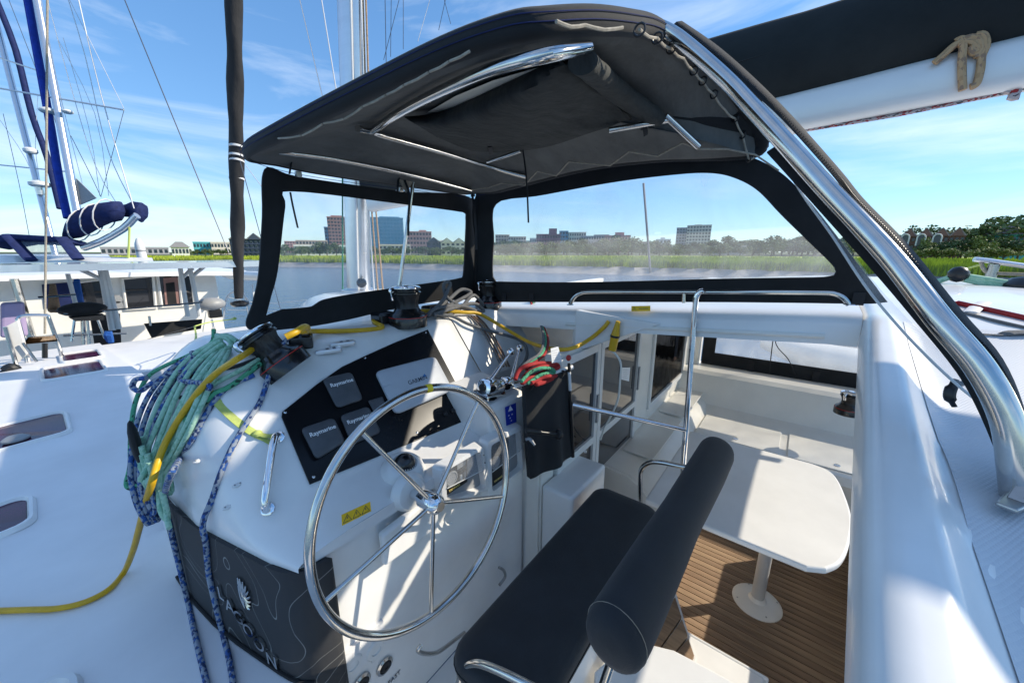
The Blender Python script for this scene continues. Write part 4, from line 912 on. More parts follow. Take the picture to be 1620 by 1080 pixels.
def seam(off, name):
    MB().tube([p+OD[i]*(.0135+.001)+V((0, 0, off)) for i, p in enumerate(loop)], .0012, 5, closed=True).build(name, 'navy_canvas', bi)
seam(-.018, 'seam'); seam(-.034, 'seam')
# steel frame under the cloth
def ctube(px, r=.0125, drop=.02, sm_=4, m='steel', name='frame_tube'): return MB().tube([CP(u, v, drop) for u, v in px], r, 12, smooth=sm_).build(name, m, bi)
ctube([(566, 203), (590, 209), (620, 218), (700, 240), (770, 262), (832, 279)], .012, .016)
_a, _b = CP(588, 208, .02).dot(_F), CP(930, 76, .03).dot(_F)
_q = [(588, 208), (620, 186), (660, 163), (705, 141), (760, 117), (810, 101), (870, 87), (930, 76)]
_c2 = max(lerp(_a, _b, (u-588)/342)-CP(u, v, .024).dot(_F) for u, v in _q)
MB().tube([ray(u, v)*(lerp(_a, _b, (u-588)/342)-max(0, _c2)*math.sin(math.pi*(u-588)/342)**.5) for u, v in _q], .0135, 12, smooth=4).build('frame_tube', 'steel', bi)
MB().tube([PX(870, 40, d=1.10), PX(912, 65, d=1.17), PX(956, 92, d=1.24)], .0135, 12).build('frame_tube', 'steel', bi)
_c = CP(1053, 183, .02).dot(_F)-.03; MB().tube([PX(1053, 183, d=_c), PX(1105, 232, d=_c+.07)], .0125, 12).build('frame_tube', 'steel', bi)
ctube([(771, 256), (798, 247), (824, 238)], .009, .022, 2)
MB().tube([PX(963, 206, d=_c+.02), PX(1058, 190, d=_c+.01)], .010, 12).build('frame_tube', 'steel', bi)
MB().tube([PX(u, v, y=1.72) for u, v in ((418, 236), (450, 241), (520, 250), (590, 263), (640, 274), (690, 286), (745, 301))], .0115, 12, smooth=4).build('frame_tube', 'steel', bi)
MB().tube([PX(655, 279, y=1.80), PX(648, 330, y=1.815), PX(632, 452, y=1.86)], .0105, 12).build('frame_strut', 'steel', bi)
MB().prism([PX(u, v, y=1.793) for u, v in ((628, 279), (643, 305), (655, 285), (668, 290), (690, 289))], (0, .006, 0)).build('gusset_cloth', 'lacing', bi, smooth=False)
mat('flap_cloth', (.060, .063, .060), .9, var=.35, vscale=6, bump=.5, bscale=14, spec=.2, bdist=.02, stretch=(1, 2.5, 1))
# rolled flap of the roof hatch and the pale slit beside it
slit = [CP(u, v, .012) for u, v in ((676, 178), (720, 152), (780, 127), (852, 106), (848, 112), (800, 133), (740, 160), (700, 177))]
MB().add(slit, [list(range(8))]).build('roof_window', 'reflector', bi, smooth=False)
rows = []
e0 = [(640, 186), (690, 180), (745, 158), (800, 132), (850, 110), (885, 97)]; e1_ = [(690, 216), (745, 238), (800, 240), (860, 233), (920, 215), (1000, 186)]
for i, (a, b) in enumerate(zip(catmull([V((*p, 0)) for p in e0], 4), catmull([V((*p, 0)) for p in e1_], 4))):
    row = []
    for k in range(17):
        t = k/16; u, v = lerp(a.x, b.x, t), lerp(a.y, b.y, t); sag = .016+.075*math.sin(math.pi*t)**.8*(.35+.65*math.sin(math.pi*min(1, (i+2)/23)))+.007*math.sin(i*1.3+k*.55)*t
        row.append(CP(u, v, sag))
    rows.append(row)
MB().slab(rows, (0, 0, .004)).build('hatch_flap', 'flap_cloth', bi, ang=70)
MB().tube([CP(u, v, .045) for u, v in ((922, 98), (950, 122), (985, 150), (1018, 174), (1044, 190))], [.035, .040, .042, .042, .040, .03], 16, smooth=4, flat=.7).build('flap_roll', 'flap_cloth', bi)
for u, v, w_ in ((690, 205, 12), (773, 232, 12), (1018, 199, 8)):
    MB().tube([CP(u, v-8, .01), CP(u+2, v, .05), CP(u+4, v+12, .03)], .010, 6, smooth=3, flat=.2).build('strap', 'webbing_black', bi)
hang = CP(827, 237, .02); MB().tube([hang, PX(831, 265, d=hang.dot(_F)), PX(834, 300, d=hang.dot(_F)), PX(836, 352, d=hang.dot(_F))], .0045, 6, smooth=3).build('hanging_cord', 'black_rope', bi)
# lacing cord: along the port hem, the aft hem and the zigzag to the side window
lp = [(440, 219), (478, 211), (512, 195), (545, 183), (575, 168), (612, 150), (640, 134), (680, 113), (712, 97), (745, 80)]
for i in range(0, len(lp)-1, 1):
    a, b = CP(*lp[i], .010), CP(*lp[i+1], .010); MB().tube([a, a.lerp(b, .5)+V((0, 0, -.002)), b.lerp(a, .06)], .0028, 6).build('lacing', 'lacing', bi)
lp = [(880, 34), (925, 40), (985, 43), (1012, 46), (1040, 60), (1062, 76), (1082, 92), (1098, 112), (1112, 128), (1130, 146), (1148, 168), (1163, 187), (1176, 206), (1188, 226), (1194, 240)]
lq = [CP(u, v, .012) for u, v in lp]
for i in range(len(lq)-1):
    if i not in (2,): MB().tube([lq[i], lq[i].lerp(lq[i+1], .5)+V((0, 0, -.006)), lq[i+1]], .0036, 6, smooth=2).build('lacing', 'lacing', bi)
for i in (3, 4, 5, 7, 8, 9, 11, 12, 13):
    c = lq[i]; d = (lq[i+1]-lq[i-1]).normalized(); o_ = d.cross(V((0, 0, 1))).normalized()
    MB().tube([c+(o_*math.cos(a)+V((0, 0, 1))*math.sin(a))*.013 for a in [k*.628 for k in range(10)]], .0028, 6, closed=True).build('lacing_ring', 'black_plastic', bi)
# aft bow: the heavy tube that comes down beside us, with zip flap and clear strip
leg = [(1612, 812, .640), (1606, 745, .632), (1593, 665, .632), (1551, 583, .65), (1484, 503, .69), (1407, 405, .76), (1307, 298, .85), (1240, 224, .91), (1190, 170, .96), (1145, 123, 1.0), (1071, 60, 1.05), (1030, 40, 1.06)]
lp3 = [PX(u, v, d=d) for u, v, d in leg]
ab = thing('bimini_bow', 'thick stainless bow tube rising from the hardtop to the canopy', 'tube', lp3[0])
MB().tube(lp3, .0205, 20, smooth=6).build('tube', 'steel', ab)
fl0 = [(1626, 745, .655), (1610, 655, .652), (1566, 567, .665), (1499, 497, .705), (1418, 388, .775), (1351, 320, .83), (1317, 276, .86), (1240, 191, .925), (1180, 136, .97), (1125, 88, 1.02), (1065, 40, 1.07)]
fl1 = [(1646, 745, .675), (1630, 655, .67), (1596, 567, .685), (1534, 490, .725), (1445, 385, .795), (1374, 312, .85), (1334, 264, .88), (1256, 176, .945), (1194, 112, .99), (1136, 62, 1.04), (1085, 30, 1.08)]
A0, A1_ = catmull([PX(*p[:2], d=p[2]) for p in fl0], 5), catmull([PX(*p[:2], d=p[2]) for p in fl1], 5)
A1_ = [a.lerp(b, .68) for a, b in zip(A0, A1_)]
mid = [a.lerp(b, .5)-ray(1300, 400).normalized()*.008 for a, b in zip(A0, A1_)]
fo = MB().slab([[a, m_, b] for a, m_, b in zip(A0, mid, A1_)], (.008, .004, .004)).build('zip_flap', 'black_canvas', ab, ang=60)
zt_ = MB(); Z = catmull([a.lerp(b, .3)-ray(1300, 400).normalized()*.007 for a, b in zip(A0, A1_)], 5)
for i in range(0, len(Z)-1): d = (Z[i+1]-Z[i]).normalized(); zt_.tube([Z[i]-d.orthogonal().normalized()*.003, Z[i]+d.orthogonal().normalized()*.003], .0012, 4)
struct(zt_.build('zip_teeth', 'black_plastic', fo), 'stuff')
fi = [(1592, 730, .66), (1560, 652, .665), (1522, 583, .68), (1455, 500, .72), (1388, 421, .775), (1280, 300, .87), (1222, 236, .93)]
g0 = catmull([PX(u+6, v-4, d=d+.01) for u, v, d in fi], 4); g1 = catmull([PX(u-9, v+6, d=d+.03) for u, v, d in fi], 4)
MB().slab([[a, b] for a, b in zip(g0, g1)], (.004, 0, .004)).build('inner_flap', 'black_canvas', ab)
ci = [(1556, 640, .70), (1530, 602, .715), (1487, 552, .73), (1436, 500, .765), (1382, 440, .81), (1326, 362, .87), (1282, 306, .92), (1245, 258, .97)]
wv = [1, 12, 18, 17, 14, 11, 9, 4]
h0 = catmull([PX(u-2, v+2, d=d+.02) for u, v, d in ci], 5); h1 = catmull([PX(u-w_, v+w_*.8, d=d+.05) for (u, v, d), w_ in zip(ci, wv)], 5)
MB().grid([[a, a.lerp(b, .5)+V((0, 0, .008*math.sin(i*.9))), b] for i, (a, b) in enumerate(zip(h0, h1))]).build('clear_strip', 'clear_vinyl_side', ab)
MB().tube(h1, .003, 6).build('clear_strip_edge', 'white_plastic', ab)
ft = lp3[0]; pf_ = V((ft.x, ft.y, ht_b(ft.x, ft.y)))
dirp = (PX(1560, 830, z=pf_.z)-pf_); dirp.z = 0; dirp.normalize(); sd = V((-dirp.y, dirp.x, 0))
fb = MB().prism([pf_+dirp*.085+sd*.012+V((0, 0, .004)), pf_+dirp*.085-sd*.012+V((0, 0, .004)), pf_-dirp*.06-sd*.022+V((0, 0, .004)), pf_-dirp*.06+sd*.022+V((0, 0, .004))], (0, 0, .008)).build('foot_plate', 'steel_dull', ab, smooth=False, bevel=.003)
MB().prism([pf_+dirp*.05+sd*.01+V((0, 0, .012)), pf_-dirp*.04+sd*.01+V((0, 0, .012)), pf_-dirp*.03+sd*.01+V((0, 0, .045)), pf_+dirp*.01+sd*.01+V((0, 0, .045))], -sd*.02).build('hinge_lug', 'steel_dull', fb, smooth=False, bevel=.002)
MB().tube([pf_+sd*.016+V((0, 0, .034)), pf_-sd*.016+V((0, 0, .034))], .006, 10).build('hinge_bolt', 'steel', fb)
t = thing('cam_buckle', 'black plastic buckle hanging by the clear strip above the hardtop', 'buckle', PX(1510, 640, d=.80))
MB().tube([PX(u, v, d=.80) for u, v in ((1512, 600), (1505, 613), (1502, 628), (1510, 643))], [.006, .010, .010, .005], 8, smooth=4, flat=.6).build('hook', 'black_plastic', t)
MB().tube([PX(1508, 612, d=.80), PX(1522, 606, d=.80)], .006, 8).build('arm', 'black_plastic', t)
# windows of the spray hood
def window(name, lab, outer, inner, fn, nrm, vin, th_=.010):
    t = thing(name, lab, 'window', fn(*inner[-1])); O = catmull([V((*p, 0)) for p in outer], 5, True); I = catmull([V((*p, 0)) for p in inner], 5, True)
    c = sum(I, V())/len(I)
    def at_ang(Lp, n):
        out = []
        seg = list(zip(Lp, Lp[1:]+Lp[:1]))
        for k in range(n):
            a = 2*math.pi*k/n; d = V((math.cos(a), math.sin(a), 0)); best = 0
            for p, q in seg:
                e = q-p; den = d.x*e.y-d.y*e.x
                if abs(den) < 1e-9: continue
                w_ = p-c; tt = (w_.x*e.y-w_.y*e.x)/den; ss = (w_.x*d.y-w_.y*d.x)/den
                if tt > 0 and -1e-6 <= ss <= 1+1e-6: best = max(best, tt)
            out.append(c+d*best)
        return out
    n = 240; Oa, Ia = at_ang(O, n), at_ang(I, n)
    OP = [fn(p.x, p.y) for p in Oa]; IP = [fn(p.x, p.y) for p in Ia]; nv = V(nrm)*th_
    MP = [o.lerp(i, .5) for o, i in zip(OP, IP)]
    f = MB(); f.grid([OP, [p+nv for p in OP], [p+nv*1.2 for p in MP], [p+nv for p in IP], IP, MP, OP], closed=True)
    f.build('border', 'black_canvas', t, ang=50)
    MB().tube([p+nv*1.15 for p in IP], .0025, 5, closed=True).build('border_piping', 'webbing_black', t)
    ce = sum(IP, V())/n; rr = [[ce+(p-ce)*g+V(nrm)*(.003+.006*noise.noise((p*g*4))*(1-g)) for p in IP] for g in (1., .85, .6, .3, .02)]
    MB().grid(rr, closed=True).build('pane', vin, t, ang=180)
    return t
W1p, W1n = V((1.2, 1.93, -.33)), V((0, -1, -.10)).normalized()
fw = lambda u, v: PL(u, v, W1p, W1n)
w1 = window('windscreen', 'forward clear vinyl windscreen of the spray hood in a black border',
    [(418, 267), (468, 279), (629, 302), (748, 315), (753, 395), (754, 466), (690, 476), (613, 490), (545, 506), (471, 518), (392, 520), (399, 478), (408, 434), (414, 343)],
    [(458, 302), (639, 323), (728, 335), (736, 341), (734, 400), (731, 438), (722, 441), (639, 453), (561, 464), (510, 474), (494, 484), (460, 488), (432, 490), (419, 502), (426, 470), (437, 427), (449, 326)], fw, W1n, 'clear_vinyl')
W2p, W2n = V((2.03, .8, -.33)), V((-1, 0, -.17)).normalized()
fw2 = lambda u, v: PL(u, v, W2p, W2n)
w2 = window('side_window', 'long starboard clear vinyl window of the spray hood',
    [(756, 306), (855, 287), (970, 263), (1065, 248), (1123, 243), (1180, 246), (1234, 272), (1276, 313), (1314, 360), (1358, 418), (1396, 468), (1390, 479), (1250, 478), (1122, 477), (950, 477), (790, 477), (756, 474), (755, 400)],
    [(786, 322), (855, 309), (970, 288), (1065, 276), (1122, 273), (1161, 280), (1199, 300), (1237, 339), (1280, 381), (1312, 412), (1323, 427), (1312, 437), (1240, 439), (1122, 441), (931, 446), (796, 445), (781, 439), (782, 380)], fw2, W2n, 'clear_vinyl_side')
MB().tube([fw2(756, 300)+V((-.01, -.005, 0)), fw2(754, 380)+V((-.01, -.005, 0)), fw2(752, 462)+V((-.01, -.005, 0))], .010, 8).build('corner_zip', 'webbing_black', w2)
# zigzag lacing between canopy and side window
zz = [(745, 300), (772, 297), (793, 290), (830, 293), (850, 271), (880, 278), (900, 256), (965, 262), (995, 240), (1040, 247), (1080, 226), (1105, 236), (1150, 236), (1195, 245), (1232, 270)]
def ZP(u, v):
    q = CP(u, v, .012); return ray(u, v)*(min(PX(u, v, x=1.80).dot(_F), q.dot(_F) if q.dot(_F) < 3.9 else 9)-.012)
for i in range(len(zz)-1):
    MB().tube([ZP(*zz[i]), ZP(*zz[i+1])], .0034, 6).build('lacing', 'lacing', w2)
# straps and tabs of the windscreen
for pts in ([(456, 304), (460, 325), (468, 360)], ):
    MB().tube([fw(u, v)+W1n*.02 for u, v in pts], .0105, 6, smooth=3, flat=.2).build('strap', 'webbing_black', w1)
for pts in ([(463, 240), (461, 255), (458, 275)], [(634, 270), (630, 287), (629, 303)], [(640, 285), (648, 310), (646, 345), (646, 373)], [(745, 300), (750, 325), (753, 360), (754, 395)]):
    MB().tube([PX(u, v, y=1.785) for u, v in pts], .0105, 6, smooth=3, flat=.25).build('strap', 'webbing_black', w1)
for u, v in ((472, 276), (634, 300), (748, 308)): MB().box((-.012, -.01, -.012), (.012, .01, .012), Matrix.Translation(PX(u, v, y=1.80))).build('buckle', 'steel_dull', w1, smooth=False, bevel=.003)
for u, v in ((800, 468), (843, 468), (1358, 470)): MB().box((-.02, -.018, -.03), (-.008, .018, .02), Matrix.Translation(fw2(u, v))).build('strap', 'webbing_black', w2, smooth=False)
# ================================================================ spars and rigging
ms = thing('mast', 'tall silver mast ahead of the spray hood with lines beside it', 'mast', (2.5, 4.4, -.47))
def spar(p, q, rx, ry, n=24):
    p, q = V(p), V(q); b = MB(); rows = []
    for t in (0, .25, .5, .75, 1): c = p.lerp(q, t); rows.append([c+V((rx*math.cos(2*math.pi*k/n), ry*math.sin(2*math.pi*k/n), 0)) for k in range(n)])
    return b.grid(rows, closed=True)
top_ = V((2.5, 4.4, -.47))+(PX(556, 0, x=2.5)-V((2.5, 4.4, -.47)))*3.2
mb = V((2.5, 4.4, -.47))
spar(mb, top_, .125, .17).build('tube', 'aluminium', ms)
MB().tube([mb+V((-.09, -.14, 0)), top_+V((-.09, -.14, 0))], .012, 8).build('track', 'white_plastic', ms)
MB().lathe([(.2, 0), (.2, .02), (.15, .04)], mb, (0, 0, 1), 24).build('mast_foot', 'aluminium', ms)
for k, (du, m_) in enumerate(((-26, 'rope_teal'), (-18, 'black_rope'), (24, 'white_line'), (30, 'tie_rope'), (38, 'tie_rope'))):
    MB().tube([PX(568+du*1.0, 462, x=2.45+.02*k), PX(560+du*.7, 240, x=2.45+.02*k), PX(556+du*.55, -60, x=2.45+.02*k)], .009, 6).build('halyard', m_, ms)
MB().ball(mb+V((-.1, -.25, .12)), .06, n=10).build('winch_drum', 'winch_black', ms)
bo = thing('boom', 'silver boom under a long black sail cover above the hardtop', 'boom', (2.5, 1.5, .5))
g_, e_ = PX(600, 325, x=2.5), V((2.5, -2.4, .80))
def bsec(c, w_, h_, n=20): return [c+V((w_*math.copysign(abs(math.cos(2*math.pi*k/n))**.7, math.cos(2*math.pi*k/n)), 0, h_*math.copysign(abs(math.sin(2*math.pi*k/n))**.7, math.sin(2*math.pi*k/n)))) for k in range(n)]
b0, b1 = V((2.5, 3.95, .545)), V((2.5, -2.4, .775))
MB().grid([bsec(b0.lerp(b1, t), .07, .10) for t in (0, .25, .5, .75, 1)], closed=True).build('tube', 'boom_paint', bo)
rows = []
for i in range(33):
    t = i/32; c = b0.lerp(b1, t)+V((0, 0, .245+.02*noise.noise((t*9, 1, 2)))); hh = .175+.02*noise.noise((t*7, 3, 1))+.05*(1-t)
    rows.append([c+V((.135*math.sin(a)*(1+.06*noise.noise((t*14, a, 4))), 0, -math.cos(a)*hh-(.0 if math.cos(a) < 0 else 0))) for a in [2*math.pi*k/22 for k in range(22)]])
cv = MB().grid(rows, closed=True).build('sail_cover', 'boom_cover', bo, ang=70)
MB().tube([b0.lerp(b1, t)+V((-.132, 0, .25)) for t in (0, .3, .6, 1)], .004, 5).build('cover_seam', 'black_canvas', cv)
def bx_(u, v, dx=-.075): return PX(u, v, x=2.5+dx)
tie = thing('sail_tie', 'knotted tan rope tie wound round the boom and sail cover', 'rope', bx_(1530, 130))
for pts in ([(1478, 100), (1492, 88), (1510, 72), (1532, 60), (1548, 62), (1552, 78), (1546, 92)], [(1512, 66), (1520, 60), (1524, 72), (1522, 95), (1522, 120), (1523, 143)], [(1543, 55), (1556, 56), (1560, 72), (1553, 90), (1551, 110), (1545, 132), (1535, 138)], [(1515, 72), (1528, 66), (1540, 68), (1548, 80), (1540, 84), (1536, 74)]):
    MB().tube([bx_(u, v, -.085) for u, v in pts], .0125, 8, smooth=5).build('strand', 'tie_rope', tie)
for k, (v0, v1) in enumerate(((196, 143), (201, 148), (208, 152))):
    rp_ = MB().tube([bx_(1256, v0, -.02), bx_(1420, lerp(v0, v1, .47)+.5, -.02), bx_(1700, v1-30, -.02)], .0075, 8, smooth=3).build('reefing_line', 'rope_red_white')
    tag(rp_, ('upper', 'middle', 'lower')[k]+' red flecked reefing line stretched under the boom', 'rope', 'reefing lines under the boom')
kn = MB().tube([bx_(u, v, -.02) for u, v in ((1590, 148), (1598, 140), (1608, 146), (1600, 154), (1612, 152))], .014, 8, smooth=4).build('line_knot', 'rope_red_white'); tag(kn, 'red flecked knot in the lines under the boom', 'knot')
ge = thing('furled_headsail', 'dark furled headsail on its stay standing ahead of the boat', 'sail', PX(378, 478, x=2.5))
p0, p1 = PX(378, 472, x=2.5), PX(369, -40, x=2.5); p1 = p0+(p1-p0)*2.6
n = 16; rows = []
for i in range(91):
    t = i/90; c = p0.lerp(p1, t); r_ = (.075+.03*sm(0, .12, t)+.008*noise.noise((t*50, 0, 0)))*(1-.6*sm(.6, 1, t))
    rows.append([c+V((math.cos(2*math.pi*k/n), math.sin(2*math.pi*k/n), 0))*(r_*(1+.10*math.sin(2*math.pi*k/n*2+t*75))) for k in range(n)])
MB().grid(rows, closed=True).build('roll', 'sail_black', ge, ang=80)
MB().lathe([(.12, -.04), (.16, 0), (.16, .05), (.1, .08)], p0+V((0, 0, -.12)), (0, 0, 1), 20).build('drum', 'winch_black', ge)
for v in (234, 248, 256, 284): c = PX(374.5, v, x=2.5); MB().lathe([(.112, 0), (.112, .03)], c, (.12*(-1)**v, .1, 1), 18).build('tie', 'white_line', ge)
wires = [((193, -10), (362, 400), 8, .011, 'wire', 'thin dark stay slanting down across the open sky'),
         ((472, -10), (513, 165), 5.2, .007, 'wire_light', 'shroud between the furled headsail and the mast, left one'),
         ((507, -10), (533, 150), 5.2, .008, 'wire_light', 'shroud between the furled headsail and the mast, right one'),
         ((609, -10), (611, 100), 5, .005, 'wire', 'dark halyard right of the mast, nearest it'), ((619, -10), (618, 90), 5, .004, 'wire', 'dark halyard right of the mast, second'),
         ((634, -10), (607, 95), 5, .004, 'wire', 'crossing dark line right of the mast'), ((638, -10), (638, 78), 5, .004, 'wire', 'upright dark line over the canopy edge'),
         ((683, -10), (661, 66), 5, .004, 'wire_light', 'pale line slanting over the canopy edge'), ((707, -10), (694, 48), 5, .004, 'wire', 'dark line slanting above the canopy top'),
         ((700, -10), (713, 38), 5, .004, 'wire', 'short dark line above the canopy top'),
         ((389, 262), (440, 330), 7, .006, 'wire_light', 'pale line from the furled headsail to the windscreen, upper'), ((380, 255), (452, 520), 6, .006, 'wire', 'grey line seen through the windscreen down to the deck'),
         ((1018, 290), (1029, 432), 4.6, .014, 'wire', 'dark shroud seen upright through the starboard window')]
for (a, b, d, r_, m_, lab) in wires:
    pa, pb_ = PX(*a, d=d), PX(*b, d=d)
    if a[1] < 0: pa = pa+(pa-pb_)*(2.5 if b[1] > 300 else 5)
    tag(MB().tube([pa, pb_], r_, 6).build('rigging_wire', m_), lab, 'wire', 'rigging wires')
# things on the starboard half of the hardtop, beyond the bow tube
rl = thing('hardtop_rail', 'steel rail standing on the far side of the hardtop', 'rail', PX(1575, 440, x=4.4))
MB().tube([PX(u, v, x=4.4) for u, v in ((1541, 410), (1560, 412), (1700, 432))], .035, 12, flat=.5).build('top_bar', 'aluminium', rl)
MB().tube([PX(1573, 418, x=4.4), PX(1566, 441, x=4.4)], .03, 10).build('post', 'steel_dull', rl)
MB().tube([PX(u, v, x=4.4) for u, v in ((1552, 414), (1556, 425), (1570, 432), (1640, 434))], .012, 8, smooth=4).build('bent_bar', 'lacing', rl)
tag(MB().tube([V((2.2, -.45, ht(2.2, -.45)+.01))]+[PS(u, v, ht, .008) for u, v in ((1505, 478), (1545, 486), (1590, 496))]+[PS(1660, 512, ht, .008)], .010, 8, smooth=3).build('red_line', 'red_rope'), 'straight red line lying across the white hardtop', 'rope')
tag(MB().tube([PS(u, v, ht, .004) for u, v in ((1515, 492), (1545, 500), (1590, 511), (1660, 528))], .006, 6, smooth=3).build('grey_line', 'grey_rope'), 'thin grey line beside the red one on the hardtop', 'rope')
tag(MB().tube([PS(u, v, ht, .010) for u, v in ((1536, 494), (1545, 486), (1558, 478))], .02, 6, smooth=3, flat=.2).build('white_strap', 'white_line'), 'short white strap crossing the red line', 'strap')
tag(MB().tube([PS(u, v, ht, .006) for u, v in ((1556, 529), (1585, 531), (1600, 527), (1660, 527))], [.006, .007, .02, .022, .02], 6, smooth=4, flat=.4).build('dark_strap', 'grey_rope'), 'dark strap lying on the hardtop below the red line', 'strap')
gl = thing('green_tackle', 'bundle of pale green lines led to a black block on the hardtop', 'tackle', PX(1560, 440, x=3.6))
for k, (a, b) in enumerate((((1513, 434), (1625, 452)), ((1513, 438), (1625, 460)), ((1516, 440), (1625, 464)), ((1510, 436), (1484, 445)))):
    MB().tube([PX(*a, x=3.6), PX(*b, x=3.6)], .016, 8).build('line', 'rope_green', gl)
MB().ball(PX(1516, 434, x=3.6), .05, n=10).build('block', 'black_plastic', gl); MB().ball(PX(1618, 456, x=3.6), .09, (1.2, 1, .8), 10).build('block', 'black_plastic', gl)
tag(MB().tube([PX(u, v, x=4.0) for u, v in ((1484, 446), (1510, 431), (1550, 419))], .018, 6, smooth=3, flat=.3).build('lime_strap', 'webbing_lime'), 'lime webbing strap running up to the hardtop rail', 'strap')
# ================================================================ cordage and cords
def surf(px, r, lift=None, fn=shell): return [PS(u, v, fn, r if lift is None else lift) for u, v in px]
def rope(name, pts, r, m_, lab, cat='rope', group=None, sm_=6, n=10): return tag(MB().tube(pts, r, n, smooth=sm_).build(name, m_), lab, cat, group)
def hang(u, v, x): return PX(u, v, x=x)
_n0 = PS(340, 556, shell); _d0 = _n0.dot(_F)
def HK(u, v, lift):                     # lines bent over the port shoulder: on the moulding where it is hit, else hanging just outboard of it
    r = ray(u, v); hang_d = .125/r.x if r.x > .02 and u < 285 and v > 690 else 9
    lin_d = lerp(_d0, .125/ray(228, 740).x, max(0, min(1.2, (v-556)/184)))
    h = PS(u, v, shell, 0, .4, 3); hd = h.dot(_F) if h.dot(_F) < 2.99 else 9
    return r*((min(lin_d, hd) if hd < 9 else min(lin_d, hang_d))-lift)
# two blue flecked sheets falling over the console to the deck
xs_ = lambda k: k
p = surf([(560, 0+498)] if 0 else [(470, 545), (452, 572), (434, 598), (414, 632), (395, 665), (372, 702), (352, 745), (336, 790)], .012, .014)
p[0] += V((0, 0, .05)); p[1] += V((0, 0, .07)); p[2] += V((0, 0, .05))
def low_pt(u, v, x=None):               # hanging: on the cloth or clear at x, until the deck is met
    c = on_cloth(u, v)[0].dot(_F)-.02 if x is None else PX(u, v, x=x).dot(_F)
    dd = PS(u, v, deck_z, .012, .5, 9).dot(_F); return ray(u, v)*min(c, dd)
q = [low_pt(u, v) for u, v in ((321, 828), (326, 860), (330, 905), (340, 950), (352, 1000), (362, 1040), (370, 1085), (377, 1120))]
rope('blue_sheet', p+q, .0095, 'rope_blue', 'blue and grey flecked sheet running over the console front past the lettered cloth')
p = surf([(402, 594), (380, 604), (352, 620), (330, 650), (312, 680), (300, 705), (285, 725)], .012, .013)
q = [low_pt(u, v, x) for u, v, x in ((272, 748, .145), (262, 775, .15), (262, 800, .15), (272, 845, .15), (285, 900, .15), (297, 950, .15), (310, 1010, .15), (322, 1060, .15), (334, 1110, .15))]
rope('blue_sheet', p+q, .0095, 'rope_blue', 'blue and grey flecked sheet hanging over the port shoulder down to the deck')
# yellow shore-power cord: over the shoulder to the deck, round the winch, across the dash to the door
W_ = winch_c = B1+a1.normalized()*.155
p = [W_.copy(), PX(398, 553, d=W_.dot(_F)-.05), PX(375, 568, d=1.27)]+[HK(u, v, .055+.03*max(0, (v-660)/100)) for u, v in ((345, 588), (322, 610), (300, 638), (280, 668), (262, 700), (250, 730), (240, 765))]
_da, _db = HK(240, 765, .0865).dot(_F), PS(196, 905, deck_z, .013, .5, 9).dot(_F)
q = [ray(u, v)*lerp(_da, _db, (v-765)/140) for u, v in ((228, 805), (219, 840), (210, 872))]
q2 = [PS(u, v, deck_z, .013, .5, 9) for u, v in ((196, 905), (172, 932), (135, 952), (90, 962), (40, 965), (-40, 968), (-120, 970))]
q2 += [V((-.8, 1.95, deck_z(-.8, 1.95)+.012)), V((-1.2, 1.8, deck_z(-1.2, 1.8)+.014)), V((-1.33, 1.75, -1.62)), V((-1.36, 1.72, -2.4)), V((-1.36, 1.7, -3.9))]
rope('shore_power_cable', p+q+q2, .0112, 'cord_yellow', 'thick yellow power cord falling over the shoulder and out along the deck', 'cord')
p = [PX(452, 533, d=1.22), PX(468, 525, d=1.24), PX(482, 517, d=1.30), PX(486, 520, d=1.36), PX(478, 524, d=1.38)]+surf([(500, 524), (560, 523), (605, 518)], .012, .02)+[V((1.12, 1.84, -.36)), V((1.36, 1.85, -.35)), V((1.47, 1.75, -.345))]+surf([(735, 494), (760, 498)], .012, .03)+[PX(800, 520, y=1.52), PX(835, 540, y=1.3), PX(862, 549, y=1.08), PX(885, 553, y=.97), PX(910, 549, y=.93), PX(935, 535, x=1.92), PX(955, 518, x=1.935), PX(963, 508, x=1.945)]
rope('shore_power_cable', p, .0115, 'cord_yellow', 'yellow power cord crossing the dash behind the winch to the sliding door', 'cord')
pc = thing('power_plug', 'yellow shore-power plug hanging in front of the sliding door', 'plug', PX(970, 556, y=.94))
a0, a1_ = PX(978, 508, x=1.935), PX(968, 556, x=1.935)
MB().tube([a0, a0.lerp(a1_, .25), a0.lerp(a1_, .45)], [.012, .018, .024], 12).build('boot', 'cord_yellow', pc)
MB().tube([a0.lerp(a1_, .45), a0.lerp(a1_, .52)], .026, 12).build('ring', 'black_plastic', pc)
MB().tube([a0.lerp(a1_, .52), a0.lerp(a1_, .95)], [.024, .022, .019], 12).build('body', 'cord_yellow', pc)
rope('white_lead', [PX(u, v, x=1.94) for u, v in ((966, 554), (974, 560), (982, 575), (981, 600), (978, 630), (968, 655), (957, 675), (950, 695))], .006, 'cord_white', 'thin white lead dropping from the yellow plug along the door', 'cord')
rope('black_lead', [PX(u, v, y=.96) for u, v in ((905, 668), (912, 682), (922, 693), (926, 696))], .004, 'black_rope', 'thin black lead at the foot of the hanging bag', 'cord')
